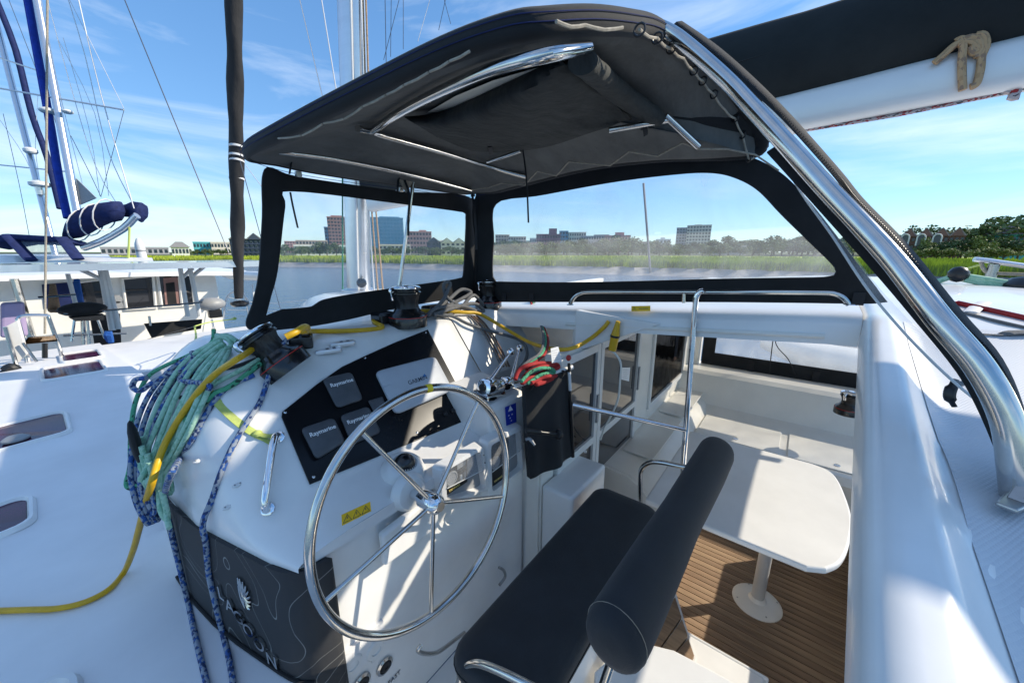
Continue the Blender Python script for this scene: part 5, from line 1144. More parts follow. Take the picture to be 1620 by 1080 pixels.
# pile of grey rope between the winches, and the grey tail crossing the dash
ctr = V((1.50, 1.80, -.31))
def pq(u, v, y): return PX(u, v, y=y)
pts = [pq(676, 500, 1.72), pq(700, 488, 1.74), pq(735, 470, 1.76), pq(745, 462, 1.78), pq(730, 458, 1.80), pq(712, 472, 1.78), pq(690, 492, 1.74), pq(705, 500, 1.70), pq(730, 486, 1.72), pq(742, 472, 1.74), pq(752, 468, 1.76), pq(770, 490, 1.74), pq(760, 494, 1.70), pq(730, 484, 1.70), pq(690, 488, 1.70), pq(678, 498, 1.70),
       pq(700, 476, 1.74), pq(708, 460, 1.77), pq(712, 449, 1.79), pq(707, 446, 1.80), pq(702, 452, 1.80), pq(706, 468, 1.78), pq(716, 478, 1.75), pq(745, 492, 1.70), pq(765, 492, 1.69), pq(750, 480, 1.72), pq(715, 488, 1.69), pq(686, 498, 1.68)]
rope('grey_rope', pts, .012, 'grey_rope', 'heap of tangled grey rope between the dash winches')
p = [PX(u, v, y=y) for u, v, y in ((690, 497, 1.68), (715, 500, 1.66), (740, 512, 1.60), (770, 522, 1.55), (800, 530, 1.50), (818, 536, 1.45), (830, 545, 1.38), (834, 560, 1.30), (828, 575, 1.26), (815, 590, 1.26), (808, 604, 1.25))]
rope('grey_tail', p, .010, 'grey_rope', 'single grey rope tail crossing the white dash to the throttle')
for k, (du, m_, w_) in enumerate(((0, 'brown_rope', 'darker'), (5, 'tan_rope', 'tan'), (9, 'brown_rope', 'outer'), (-4, 'grey_rope', 'greyish'))):
    p = [PX(u+du, v, y=y) for u, v, y in ((745, 500, 1.66), (758, 512, 1.60), (772, 532, 1.52), (785, 555, 1.43), (797, 580, 1.36))]
    rope('brown_line', p, .0062, m_, w_+' thin line of the brown bundle led down the dash', 'rope', 'brown lines on the dash')
# red and green tails through the fairing down to the coil on the bag rail
for k, (m_, off, lab) in enumerate((('rope_teal', 0, 'green line dropping from the windscreen foot to the coil'), ('red_rope', 6, 'red line dropping beside the green one to the coil'), ('grey_rope', -5, 'grey line dropping beside the green one to the coil'))):
    p = [PX(u+off*s_, v, y=y) for u, v, y, s_ in ((842, 473, 1.55, -.6), (846, 490, 1.45, -.3), (856, 512, 1.34, .2), (863, 535, 1.12, .6), (858, 558, 1.0, .8), (840, 572, .98, 1), (826, 585, .98, 1.))]
    rope('dropping_line', p, .0075, m_, lab, 'rope', 'lines dropping to the coil')
def coil(px, m_, r, lab, y0):
    pts = [PX(u, v, y=y0+.012*math.sin(i*2.3)) for i, (u, v) in enumerate(px)]; rope('rope_coil', pts, r, m_, lab, 'rope', 'coils on the bag rail')
coil([(815, 600), (822, 585), (838, 577), (860, 574), (880, 576), (882, 582), (860, 588), (838, 598), (826, 606), (832, 592), (850, 582), (872, 578), (884, 580)], 'red_rope', .010, 'upper red coil of line on the white rail', .95)
coil([(825, 603), (840, 588), (858, 582), (874, 584), (876, 590), (858, 592), (842, 600), (836, 606), (850, 596), (868, 588), (878, 588)], 'rope_teal', .0085, 'green coil of line between the red coils', .93)
coil([(840, 606), (852, 600), (868, 595), (874, 598), (862, 604), (848, 608), (860, 600), (880, 594)], 'red_rope', .010, 'lower red coil hanging over the white rail', .915)
# big hank of blue, green and teal line over the port shoulder
def hr_(px, m_, r, lab, lift, cat='rope', hank=None):
    pts = []
    for u, v, x in px:
        pts.append(HK(u, v, lift))
    if hank: MB().tube(pts, r, 10, smooth=6).build('strand', m_, hank)
    else: rope('loose_line', pts, r, m_, lab, cat)
hb1 = thing('rope_hank', 'thick hank of blue flecked line draped over the port shoulder', 'rope', PX(235, 700, x=.13))
hb2 = thing('rope_hank', 'thick hank of pale green line draped over the port shoulder', 'rope', PX(262, 700, x=.14))
N_ = None
def fan(path, n, gap, m_, r, lift, hank, seed):
    P = catmull([V((*p, 0)) for p in path], 4); rr = random.Random(seed)
    for k in range(n):
        pts = []; jit = rr.uniform(0, 6.28); end = rr.randint(0, 5)
        for i, p in enumerate(P[:len(P)-end]):
            t = i/(len(P)-1); d = (P[min(i+1, len(P)-1)]-P[max(i-1, 0)]).normalized(); s_ = V((-d.y, d.x, 0))
            o_ = (k-(n-1)/2)*gap*(.25+.95*math.sin(math.pi*min(1, .06+t*.86)))+1.6*math.sin(t*7+jit)
            q = p+s_*o_; pts.append(HK(q.x, q.y, lift+.007*((k*2) % 3)+.004*math.sin(t*9+jit)))
        e = pts[-1]; f_ = pts[-2]; dn = (e-f_); side = V((.006, -.008, 0)) if k % 2 else V((.009, .009, 0))
        pts += [e+V((0, 0, -.028))+side*.5, e+V((0, 0, -.040))+side*1.3, e+V((0, 0, -.02))+side*2.1, e+V((0, 0, .08))+side*2.2]
        MB().tube(pts, r, 10, smooth=2).build('strand', m_, hank)
fan([(326, 556), (306, 574), (280, 598), (254, 632), (236, 672), (226, 712), (221, 752), (226, 790), (234, 815)], 5, 8.0, 'rope_blue', .0082, .012, hb1, 4)
fan([(356, 545), (336, 563), (312, 590), (290, 630), (270, 675), (252, 715), (236, 745), (226, 760)], 7, 8.5, 'rope_green', .0088, .030, hb2, 9)
fan([(330, 585), (306, 612), (290, 650), (276, 690), (264, 735), (256, 780), (258, 825)], 2, 9, 'rope_green', .0088, .022, hb2, 12)
hr_([(338, 520, N_), (336, 540, N_), (318, 552, N_), (290, 566, N_), (262, 578, N_), (238, 592, N_), (224, 612, N_), (212, 645, .122), (207, 690, .116), (206, 735, .110), (200, 765, .104), (208, 772, .106), (222, 764, .112)], 'rope_teal', .0075, 'teal strand along the bow side of the hank', .02)
hr_([(412, 575, N_), (388, 594, N_), (362, 612, N_), (340, 622, N_), (318, 642, N_), (296, 662, N_), (278, 680, N_), (266, 700, N_)], 'rope_teal', .0095, 'teal flecked strand leading from the winch into the hank', .013)
hr_([(410, 568, N_), (380, 586, N_), (352, 600, N_), (325, 618, N_), (305, 645, N_), (285, 680, N_), (268, 720, .150), (258, 765, .145), (260, 800, .145), (268, 835, .145)], 'rope_green', .0085, 'pale green strand leading from the winch down the shoulder', .012)
hr_([(375, 540, N_), (360, 531, N_), (345, 534, N_), (340, 545, N_), (352, 552, N_), (366, 546, N_), (360, 536, N_), (342, 530, N_)], 'rope_green', .0095, '', .03, hank=hb2)
hr_([(300, 586, N_), (285, 600, N_), (300, 604, N_), (318, 606, N_), (332, 610, N_), (330, 618, N_)], 'rope_blue', .0095, '', .045, hank=hb1)
hr_([(232, 598, N_), (215, 600, N_), (210, 612, N_), (222, 618, N_), (240, 606, N_), (262, 594, N_), (290, 584, N_), (305, 570, N_), (304, 556, N_)], 'rope_blue', .0095, '', .03, hank=hb1)
hr_([(312, 612, N_), (300, 624, N_), (282, 628, N_), (278, 615, N_), (292, 600, N_), (330, 588, N_), (370, 580, N_), (405, 568, N_)], 'black_rope', .007, 'black line looped under the yellow cord', .010)
bb = MB().ball(PX(214, 700, x=.118), .04, (.4, .7, 2.2), 12).build('dark_bag', 'black_canvas'); tag(bb, 'dark cloth bundle behind the hank of line', 'bag')
# lime webbing from the handle up to the bow side
lw = thing('lime_webbing', 'lime webbing strap knotted to the chrome grab handle', 'strap', PS(440, 694, shell))
def band(px, w_, lift, nm):
    P = [PS(u, v, shell, lift) for u, v in px]; P = catmull(P, 5); rows = []
    for i, p in enumerate(P):
        t = (P[min(i+1, len(P)-1)]-P[max(i-1, 0)]).normalized(); s_ = t.cross(V((-.3, -.3, .9))).normalized(); rows.append([p-s_*w_, p+s_*w_])
    MB().slab(rows, (0, 0, .002)).build(nm, 'webbing_lime', lw)
band([(318, 588), (332, 622), (352, 648), (380, 672), (404, 688)], .013, .004, 'band')
band([(404, 688), (420, 690), (436, 692)], .008, .016, 'band')
band([(404, 690), (418, 698), (432, 704)], .007, .006, 'tail')
MB().ball(PS(408, 689, shell, .012), .017, (1, 1, .8), 10).build('knot', 'webbing_lime', lw)
band([(308, 558), (310, 530), (308, 516)], .010, .004, 'band')
rope('lime_line', [PS(u, v, shell, .02) for u, v in ((308, 516), (330, 510), (360, 506))]+[V((.62, 2.35, -.34))], .008, 'webbing_lime', 'thin lime strap along the top edge of the shoulder', 'strap')
# ================================================================ our bow and the boats ahead
# pulpit seat and lifelines on our bow
ps_ = thing('pulpit_seat', 'steel pulpit seat with a white cloth panel on our bow', 'seat', PX(80, 600, y=7.6))
Y7 = 7.6
def pf7(pts, r=.014, nm='tube', m_='steel', y=Y7): MB().tube([PX(u, v, y=y) for u, v in pts], r, 8, smooth=3).build(nm, m_, ps_)
pf7([(47, 578), (32, 520), (28, 505), (40, 499), (72, 499), (78, 505), (98, 562)], .02)
pf7([(28, 510), (44, 580)], .016); pf7([(36, 542), (58, 572)], .014, y=7.4); pf7([(88, 538), (100, 565)], .016)
MB().prism([PX(u, v, y=Y7-.05) for u, v in ((38, 541), (90, 536), (86, 531), (45, 533))], (0, 0, -.03)).build('seat_pad', 'teak_c', ps_, smooth=False)
MB().prism([PX(u, v, y=Y7-.15) for u, v in ((8, 517), (27, 507), (41, 560), (26, 574))], (.02, .02, 0)).build('cloth_panel', 'pulpit_fabric', ps_, smooth=False)
pf7([(8, 517), (30, 592)], .02, y=Y7-.2)
MB().tube([PX(u, v, y=7.3) for u, v in ((0, 598), (8, 590), (20, 588), (26, 584), (16, 580), (8, 586))], .045, 8, smooth=3).build('anchor_hook', 'black_plastic', ps_)
MB().tube([PX(71, 543, y=7.6), PX(71, 566, y=7.6)], .025, 8).build('pedestal', 'black_plastic', ps_)
for k, (a, b, d0, d1, lab) in enumerate((((38, 590), (330, 510), 8.5, 7.0, 'steel lifeline running from the pulpit along the foredeck'), ((0, 617), (28, 588), 7.5, 7.8, 'thin lifeline at the edge of the foredeck'))):
    tag(MB().tube([PX(*a, d=d0), PX(*b, d=d1)], .007, 6).build('lifeline', 'wire'), lab, 'wire')
tag(MB().tube([PX(75, -10, y=8.6), PX(73, 300, y=8.6), PX(71, 528, y=8.6)], .012, 8).build('flag_halyard', 'lacing'), 'pale halyard hanging straight down to the pulpit', 'rope')
# catamaran moored ahead, its stern to us
NY = 12.
nb = thing('neighbour_catamaran', 'cream catamaran moored ahead with its stern towards us', 'boat', (1.2, 14, WATER))
def N(u, v, y=NY): return PX(u, v, y=y)
def quad(c4, y, th_, nm, m_, par=nb, bev=0): return MB().prism([N(u, v, y) for u, v in c4], (0, th_, 0)).build(nm, m_, par, smooth=False, bevel=bev)
x0, x1 = -4.0, N(352, 500).x
MB().box((x0, NY, -3.0), (x1, NY+.12, -.48)).build('saloon_wall', 'gelcoat_cream', nb, smooth=False)
MB().box((x1-.12, NY+.12, -3.0), (x1, NY+6, -.48)).build('side_wall', 'gelcoat_cream', nb, smooth=False)
# deckhouse roof with a flared edge
rows = []
for y, dz in ((NY-.45, -.03), (NY-.2, .0), (NY, .02), (NY+3, .04), (NY+6, -.05)):
    rows.append([V((x, y, -.38+dz-.10*abs((x+.6)/4.2)**4)) for x in (-4.6, -4, -3, -1.5, 0, 1.5, 2.6, 3.2, 3.55)])
MB().slab(rows, (0, 0, -.10)).build('roof', 'gelcoat', nb, ang=50)
MB().tube([V((3.5, NY-1.8, -.56)), V((3.3, NY, -.58)), V((3.45, NY+1.5, -.56))], .12, 10, smooth=3).build('roof_flare', 'gelcoat', nb)
sp = MB(); sp.box((-4.2, NY-3.3, -.21), (3.05, NY-1.7, -.17)); sp_o = sp.build('solar_panel', 'solar', nb, smooth=False)
fr = MB(); fr.box((-4.25, NY-3.36, -.27), (3.1, NY-3.30, -.165)); fr.box((-4.25, NY-1.7, -.27), (3.1, NY-1.64, -.165)); fr.box((3.05, NY-3.3, -.27), (3.1, NY-1.7, -.165)); fr.build('panel_frame', 'aluminium', sp_o, smooth=False)
# glazing of the aft wall
for c4, nm in (([(193, 441), (242, 437), (246, 487), (200, 490)], 'window'), ([(249, 436), (283, 434), (288, 484), (256, 486)], 'window'), ([(286, 434), (303, 433), (308, 482), (291, 484)], 'window'), ([(122, 447), (160, 443), (168, 490), (126, 492)], 'door')):
    w_ = quad(c4, NY-.02, .03, nm, 'door_glass'); P = [N(u, v, NY-.03) for u, v in c4]
    MB().tube(P, .035, 6, closed=True).build('frame', 'gelcoat_cream' if nm == 'window' else 'white_plastic', w_)
quad([(258, 440), (282, 438), (287, 482), (262, 483)], NY-.026, .004, 'curtain', 'curtain'); quad([(262, 448), (276, 446), (280, 482), (266, 483)], NY-.032, .004, 'curtain', 'black_canvas')
quad([(66, 450), (116, 446), (118, 486), (70, 488)], NY-.02, .03, 'cockpit_opening', 'navy_canvas')
quad([(142, 500), (190, 496), (192, 545), (150, 548)], NY-.6, .03, 'cockpit_locker', 'black_canvas')
quad([(228, 512), (320, 505), (318, 520), (240, 534)], NY-1.2, .05, 'step_mat', 'black_canvas')
for u, v in ((185, 473), (187, 483)): MB().lathe([(.09, 0), (.09, .02)], N(u, v, NY-.02), (0, -1, 0), 20).build('speaker', 'grey_plastic', nb)
# davit posts and rails
for a, b, r_ in (((22, 441), (52, 540), .05), ((160, 425), (178, 522), .05), ((165, 424), (188, 520), .045), ((285, 423), (297, 500), .04), ((300, 422), (316, 500), .04), ((107, 433), (122, 490), .03)):
    MB().tube([N(*a, NY-1.9), N(*b, NY-1.9)], r_, 8).build('davit_post', 'steel' if a[0] < 100 else 'white_plastic', nb)
for a, b in (((125, 425), (167, 445)), ((325, 420), (303, 438)), ((305, 424), (290, 438))): MB().tube([N(*a, NY-1.9), N(*b, NY-1.9)], .035, 8).build('davit_brace', 'white_plastic', nb)
for a, b in (((100, 496), (205, 488)), ((100, 531), (200, 527)), ((205, 488), (320, 478)), ((60, 470), (120, 466))): MB().tube([N(*a, NY-2.4), N(*b, NY-2.4)], .018, 6).build('rail', 'steel', nb)
for a, b in (((118, 505), (113, 540)), ((138, 505), (142, 545)), ((155, 506), (166, 535)), ((238, 515), (236, 500))): MB().tube([N(*a, NY-2.4), N(*b, NY-2.4)], .02, 6).build('stanchion', 'steel', nb)
# stern platform of the neighbour: sloped white quarter
rows = [[V((x, y, z)) for x in (-4, -2, 0, 2, 3.4)] for y, z in ((NY, -2.55), (NY-1.5, -2.55), (NY-1.6, -2.75), (NY-3.0, -2.8), (NY-3.05, -3.9))]
MB().slab(rows, (0, 0, -.1)).build('aft_deck', 'gelcoat', nb, ang=30)
quad([(0, 480), (38, 478), (45, 532), (0, 535)], NY-2.6, .25, 'dinghy_bow', 'purple_hull', nb, .04)
gr = thing('covered_grill', 'domed barbecue under a dark cover on the neighbour stern', 'grill', N(130, 530, NY-2.3))
MB().ball(N(131, 489, NY-2.3), .27, (1.1, .6, .45), 16).build('cover', 'black_canvas', gr)
MB().prism([N(u, v, NY-2.5) for u, v in ((110, 503), (165, 498), (165, 506), (120, 508))], (0, .3, 0)).build('tray', 'black_plastic', gr, smooth=False)
MB().tube([N(131, 506, NY-2.3), N(133, 545, NY-2.3)], .03, 8).build('leg', 'steel', gr)
om = thing('outboard_motor', 'grey outboard motor clamped to the neighbour rail', 'motor', N(335, 505, NY-1.5))
MB().ball(N(334, 481, NY-1.5), .24, (1.15, .8, .62), 16).build('cowl', 'grey_plastic', om)
MB().box((-.10, -.08, -.28), (.14, .08, -.10), Matrix.Translation(N(336, 483, NY-1.5))).build('bracket', 'black_plastic', om, smooth=False, bevel=.02)
for k, (u, v, m_, lab) in enumerate(((85, 468, 'tan_rope', 'hank of tan rope hung on the neighbour rail'), (123, 460, 'blue_rope', 'hank of blue rope hung by the neighbour cockpit'))):
    t = thing('hung_rope', lab, 'rope', N(u, v+25, NY-1.7))
    for j in range(5): MB().tube([N(u-3+j*.6, v-18, NY-1.7), N(u-5+j*2.2, v+5, NY-1.75-.02*j), N(u-6+j*3.2, v+22, NY-1.7), N(u-2+j*1.0, v+24, NY-1.8)], .03, 6, smooth=3).build('strand', m_, t)
t = thing('blue_bucket_rope', 'tangle of bright blue rope on the neighbour aft rail', 'rope', N(172, 542, NY-2.6))
for j in range(5): MB().tube([N(169+j*1.3, 524, NY-2.6), N(167+j*2.5, 532+j, NY-2.6), N(173+j, 541, NY-2.6), N(170+j, 530, NY-2.65)], .028, 6, smooth=3).build('strand', 'blue_rope', t)
sc_ = thing('neighbour_bow_rail', 'white bow seat and rails near the furled headsail foot', 'rail', PX(370, 500, d=9))
for pts in ([(354, 505), (357, 478), (362, 466), (372, 461), (384, 463), (388, 470), (394, 498)], [(390, 470), (405, 500)], [(400, 450), (404, 500)], [(335, 505), (338, 520)]):
    MB().tube([PX(u, v, d=9) for u, v in pts], .022, 8, smooth=3).build('tube', 'white_plastic', sc_)
for pts in ([(360, 470), (400, 478), (440, 480), (520, 470), (620, 462)], [(360, 490), (440, 492), (520, 478), (640, 466)]): MB().tube([PX(u, v, d=9.5) for u, v in pts], .008, 6).build('line', 'white_line', sc_)
# our starboard foredeck far corner, seen past the headsail
rows = [[V((x, y, -1.42)) for x in (.3, 1.5, 3, 4.5, 5.8)] for y in (6.2, 7, 8, 8.6)]
struct(MB().slab(rows, (0, 0, -.2)).build('foredeck', 'deck_paint'))
# moored sailboats ahead to port
def sailboat(lab, D, mast, r_, spreaders, extra):
    t = thing('sailboat', lab, 'sailboat', PX(mast[1][0], 440, d=D), 'moored sailboats ahead')
    a, b = PX(*mast[0], d=D), PX(*mast[1], d=D); b = b+(b-a).normalized()*1.0; up = a+(a-b).normalized()*6
    MB().tube([b, up], r_, 14).build('mast', 'aluminium', t)
    for p, q, rr in spreaders: MB().tube([PX(*p, d=D), PX(*q, d=D)], rr, 8).build('spreader', 'aluminium', t)
    for pts, rr, m_, nm in extra: MB().tube([PX(u, v, d=D) for u, v in pts], rr, 10, smooth=3).build(nm, m_, t)
    return t
D1 = 22
sb1 = sailboat('sailboat with white mast, blue furled sail and a navy boom cover', D1, ((57, -10), (121, 328)), .19,
    [((0, 140), (196, 174), .05), ((0, 92), (60, 112), .04)],
    [([(42, -10), (60, 90), (80, 200), (93, 280), (107, 345)], .19, 'blue_canvas', 'furled_sail'),
     ([(105, -10), (135, 90), (160, 200), (180, 262), (208, 318)], .022, 'white_line', 'shroud'), ([(122, -10), (160, 150), (212, 330)], .03, 'white_line', 'topping_lift'),
     ([(75, 0), (110, 130), (150, 260), (190, 330)], .018, 'white_line', 'shroud'), ([(100, 60), (140, 200), (158, 310)], .014, 'wire_light', 'shroud'), ([(196, 175), (160, 310)], .014, 'wire', 'shroud'),
     ([(110, 0), (196, 172)], .016, 'wire_light', 'shroud'), ([(68, 30), (100, 170), (130, 290)], .014, 'wire_light', 'shroud'), ([(90, 60), (150, 180), (172, 310)], .014, 'wire_light', 'shroud'), ([(112, 215), (140, 270), (160, 312)], .016, 'wire', 'shroud')])
pb = [PX(u, v, d=D1) for u, v in ((132, 392), (160, 382), (195, 362), (212, 345))]
MB().tube(pb+[PX(217, 341, d=D1)], .19, 14, smooth=2).build('boom', 'aluminium', sb1)
def sail_bag(secs, dd, nm):
    rows = []
    for q, (u, v, h_, w_) in enumerate(secs):
        c = PX(u, v, d=dd); rows.append([c+_U*(h_*math.sin(a))*(1.0 if math.sin(a) > 0 else .8)+_F*(w_*math.cos(a))+_R*(.25*h_*math.sin(a))+(_U*.05*math.sin(5*a+q*1.3)) for a in [2*math.pi*k/20 for k in range(20)]])
    ce = lambda r: [sum(r, V())/20+(p-sum(r, V())/20)*.02 for p in r]
    MB().grid([ce(rows[0])]+rows+[ce(rows[-1])], closed=True).build(nm, 'navy_canvas', sb1, ang=60)
sail_bag([(108, 372, .35, .3), (113, 364, .70, .4), (124, 357, .90, .5), (140, 350, .86, .55), (156, 344, .78, .5), (172, 338, .68, .5), (184, 336, .65, .5), (190, 335, .3, .3)], D1-.3, 'boom_cover')
sail_bag([(192, 338, .25, .2), (200, 334, .42, .3), (212, 333, .55, .35), (224, 338, .62, .4), (226, 340, .3, .3)], D1+.5, 'boom_cover')
for u, v in ((126, 357), (146, 348), (166, 340)):
    c = PX(u, v, d=D1-.3); MB().tube([c+_U*.9*math.sin(a)+_F*.62*math.cos(a)+_R*.2*math.sin(a) for a in [2*math.pi*k/14 for k in range(14)]], .035, 5, closed=True).build('lashing', 'white_line', sb1)
MB().prism([PX(u, v, d=D1+.1) for u, v in ((120, 282), (152, 313), (126, 324))], _F*.05).build('sail_tack', 'grey_plastic', sb1, smooth=False)
MB().ball(PX(77, 176, d=D1), .42, (1, 1, .45), 14).build('radar', 'white_plastic', sb1); MB().ball(PX(107, 177, d=D1), .26, (1, 1, .5), 12).build('radar', 'white_plastic', sb1)
MB().tube([PX(205, 360, d=D1), PX(203, 408, d=D1)], .06, 6).build('sheet', 'webbing_lime', sb1)
hp = [PX(-30, 400, d=D1), PX(240, 405, d=D1)]
rows = [[hp[0].lerp(hp[1], t)+V((0, dy, -dz-(1.2*(abs(t-.5)*2)**3 if dy else 0))) for t in (0, .1, .25, .5, .75, .9, 1)] for dy, dz in ((0, .1), (-1.4, .3), (-1.5, 1.5), (-1.1, 3.4))]
MB().slab(rows, (0, .1, 0)).build('hull', 'gelcoat', sb1)
cb_ = [PX(u, v, d=D1-1) for u, v in ((-20, 378), (0, 371), (60, 370), (105, 376), (125, 412), (-20, 412))]
MB().prism([PX(u, v, d=D1-1) for u, v in ((-30, 376), (10, 369), (100, 374), (108, 382), (20, 379), (-30, 388))], _F*1.2).build('spray_hood', 'navy_canvas', sb1, smooth=False, bevel=.1)
for a, b in (((12, 372), (50, 412)), ((98, 376), (124, 410))): MB().tube([PX(*a, d=D1-1), PX(*b, d=D1-1)], .28, 8, flat=.4).build('hood_side', 'navy_canvas', sb1)
MB().prism([PX(u, v, d=D1-.6) for u, v in ((30, 382), (100, 382), (112, 410), (48, 410))], _F*.04).build('hood_window', 'clear_vinyl_side', sb1, smooth=False)
sb2 = sailboat('sailboat with a silver mast carrying two radar domes', 30, ((-8, 30), (84, 388)), .20, [((0, 261), (110, 272), .05)],
    [([(-6, 0), (25, 80), (50, 180), (75, 250), (95, 330)], .2, 'navy_canvas', 'furled_sail'), ([(5, 180), (30, 290), (46, 372)], .018, 'wire', 'shroud'), ([(10, -10), (80, 170), (112, 270)], .02, 'wire', 'shroud'), ([(0, 190), (40, 250), (60, 300)], .015, 'wire_light', 'shroud'), ([(60, 150), (56, 230), (62, 280)], .015, 'wire_light', 'shroud')])
for u, v, s_ in ((48, 238, .40), (63, 291, .62)):
    c = PX(u, v, d=29.7); MB().lathe([(s_*.8, -.22), (s_, -.12), (s_, .08), (s_*.6, .2)], c, (0, 0, 1), 16).build('radar_dome', 'white_plastic', sb2)
MB().lathe([(.22, -1.1), (.26, .0)], PX(58, 285, d=29.6), (0, 0, 1), 10).build('radar_bracket', 'aluminium', sb2)
rows = [[PX(-60, 402, d=30).lerp(PX(170, 402, d=30), t)+V((0, dy, -dz)) for t in (0, .3, .7, 1)] for dy, dz in ((0, 0), (-1.2, .2), (-1.2, 3.6))]
MB().slab(rows, (0, .1, 0)).build('hull', 'gelcoat', sb2)
pile = thing('mooring_pile', 'white round mooring pile with a pointed cap', 'pile', PX(226, 412, d=26))
pc_ = PX(226, 412, d=26); MB().lathe([(.27, -2.6), (.27, .95), (.24, 1.15), (.1, 1.5)], pc_, (0, 0, 1), 18).build('shaft', 'white_plastic', pile)
MB().lathe([(.275, .60), (.275, .72)], pc_, (0, 0, 1), 18).build('band', 'grey_plastic', pile)
# white dinghy and paddle board beyond the starboard curtain
dg_ = thing('white_dinghy', 'white hull of a small boat floating beyond the side curtain', 'dinghy', PX(1320, 620, z=WATER))
c = PX(1325, 575, d=6.2); rows = []
for i in range(13):
    t = i/12; s_ = math.sin(math.pi*min(1, .08+t*.55))**.7; y = c.y+1.1-t*3.6
    rows.append([V((c.x+.55*s_*math.cos(a), y, c.z-.1+.38*s_*math.sin(a)+.35*(1-t)**3)) for a in [2*math.pi*k/18 for k in range(18)]])
MB().grid(rows, closed=True).build('hull', 'gelcoat_cream', dg_, ang=60)
MB().tube([r[4]+V((-.05, 0, .02)) for r in rows], .03, 6).build('rub_strake', 'grey_plastic', dg_)
tag(MB().box((XS+.30, -3, -2.12), (XS+1.2, 1.6, -2.06)).build('side_plank', 'teak_c', smooth=False), 'brown wooden walkway edge beyond the side curtain', 'walkway')
# ================================================================ the far shore
def az(u): return math.degrees(math.atan2(ray(u, 400).x, ray(u, 400).y))
def far(u, v, D):                       # a point at horizontal distance D on the sight line
    r = ray(u, v); return r*(D/math.hypot(r.x, r.y))
GZ = WATER+2.0
cols = {'brick': (.36, .20, .16), 'tan': (.55, .45, .36), 'cream': (.68, .61, .50), 'glassblue': (.09, .28, .42), 'pink': (.52, .31, .27), 'purple_brick': (.22, .14, .17), 'grey': (.36, .36, .37), 'white': (.66, .65, .62), 'navy_wall': (.04, .06, .10), 'turq': (.10, .42, .44), 'rustbrown': (.21, .11, .085), 'roofgrey': (.22, .21, .20), 'roofbrown': (.27, .22, .20)}
for k, c in cols.items(): mat('wall_'+k, tuple(min(.8, x*1.2) for x in c), .8, var=.15, vscale=.15)
mat('far_glass', (.03, .045, .06), .15); mat('far_glass_blue', (.08, .28, .42), .15)
def building(lab, u0, u1, v0, D, m_, cols_, floors, roof=None, glass='far_glass', depth=18, tops=(), rm='wall_roofgrey', gables=1, cat='building'):
    a, b = far(u0, 400, D), far(u1, 400, D); zt_ = far((u0+u1)/2, v0, D).z; d = (b-a); d.z = 0; w_ = d.length; x_ = d.normalized(); y_ = V((-x_.y, x_.x, 0))
    if y_.dot(a) < 0: y_ = -y_
    o = V((a.x, a.y, GZ)); h = zt_-GZ
    t = thing('house' if cat == 'house' else 'building', lab, cat, o+x_*w_/2)
    Mx = Matrix(((x_.x, y_.x, 0, o.x), (x_.y, y_.y, 0, o.y), (0, 0, 1, o.z), (0, 0, 0, 1)))
    body = h*(.72 if roof == 'gable' else 1)
    MB().box((0, 0, -2), (w_, depth, body)).xf(Mx).build('wall', 'wall_'+m_, t, smooth=False)
    wm = MB(); fw_ = w_/cols_; fh = body/floors
    for i in range(cols_):
        for j in range(floors): wm.box(((i+.22)*fw_, -.25, (j+.30)*fh), ((i+.78)*fw_, .1, (j+.78)*fh))
    wo_ = wm.xf(Mx).build('window_grid', glass, t, smooth=False); wo_['kind'] = 'stuff'
    fs_ = MB()
    for j in range(1, floors+1): fs_.box((-.15, -.4, j*fh-.3), (w_+.15, .05, j*fh))
    fo_ = fs_.xf(Mx).build('floor_bands', 'wall_'+m_, t, smooth=False); fo_['kind'] = 'stuff'
    if roof == 'gable':
        gw = w_/gables
        for g in range(gables):
            x0_ = g*gw
            MB().prism([V((x0_-.3, -.6, body)), V((x0_+gw/2, -.6, h)), V((x0_+gw+.3, -.6, body))], (0, depth+1, 0)).xf(Mx).build('roof', rm, t, smooth=False)
            MB().prism([V((x0_+gw*.08, -.75, body)), V((x0_+gw/2, -.75, h*.975)), V((x0_+gw*.92, -.75, body))], (0, .2, 0)).xf(Mx).build('gable', 'wall_'+m_, t, smooth=False)
    elif roof == 'hip':
        MB().add([V((-.8, -.8, body)), V((w_+.8, -.8, body)), V((w_+.8, depth+.8, body)), V((-.8, depth+.8, body)), V((w_*.3, depth/2, body+3.2)), V((w_*.7, depth/2, body+3.2))], [(0, 1, 5, 4), (1, 2, 5), (2, 3, 4, 5), (3, 0, 4)]).xf(Mx).build('roof', rm, t, smooth=False)
    else: MB().box((-.2, -.2, body), (w_+.2, depth+.2, body+.8)).xf(Mx).build('parapet', 'wall_'+m_, t, smooth=False)
    for f0, f1, hh in tops: MB().box((w_*f0, depth*.3, body), (w_*f1, depth*.8, body+hh*h)).xf(Mx).build('roof_tower', 'wall_'+m_, t, smooth=False)
    return t
building('brown brick tower seen through the windscreen beside the mast', 523, 553, 344, 520, 'brick', 6, 11, tops=((.2, .8, .06),))
building('narrow slate-blue block against the brown brick tower', 517, 525, 360, 530, 'glassblue', 2, 8)
building('blue glass office block behind the mast', 588, 641, 345, 540, 'glassblue', 10, 10, glass='far_glass_blue', tops=((.3, .9, .05),))
building('pink brick block right of the blue glass building', 645, 684, 367, 480, 'pink', 8, 5, tops=((.5, .8, .1),))
building('pale low block left of the brick tower', 470, 520, 381, 520, 'tan', 10, 3)
building('long white low building on the waterfront', 466, 556, 389, 330, 'white', 14, 2, depth=10)
building('navy gabled house by the waterfront', 676, 698, 375, 300, 'navy_wall', 3, 3, 'gable', depth=10, cat='house')
building('cream house with two gables beside the navy one', 698, 736, 376, 300, 'cream', 5, 3, 'gable', depth=10, gables=2, cat='house')
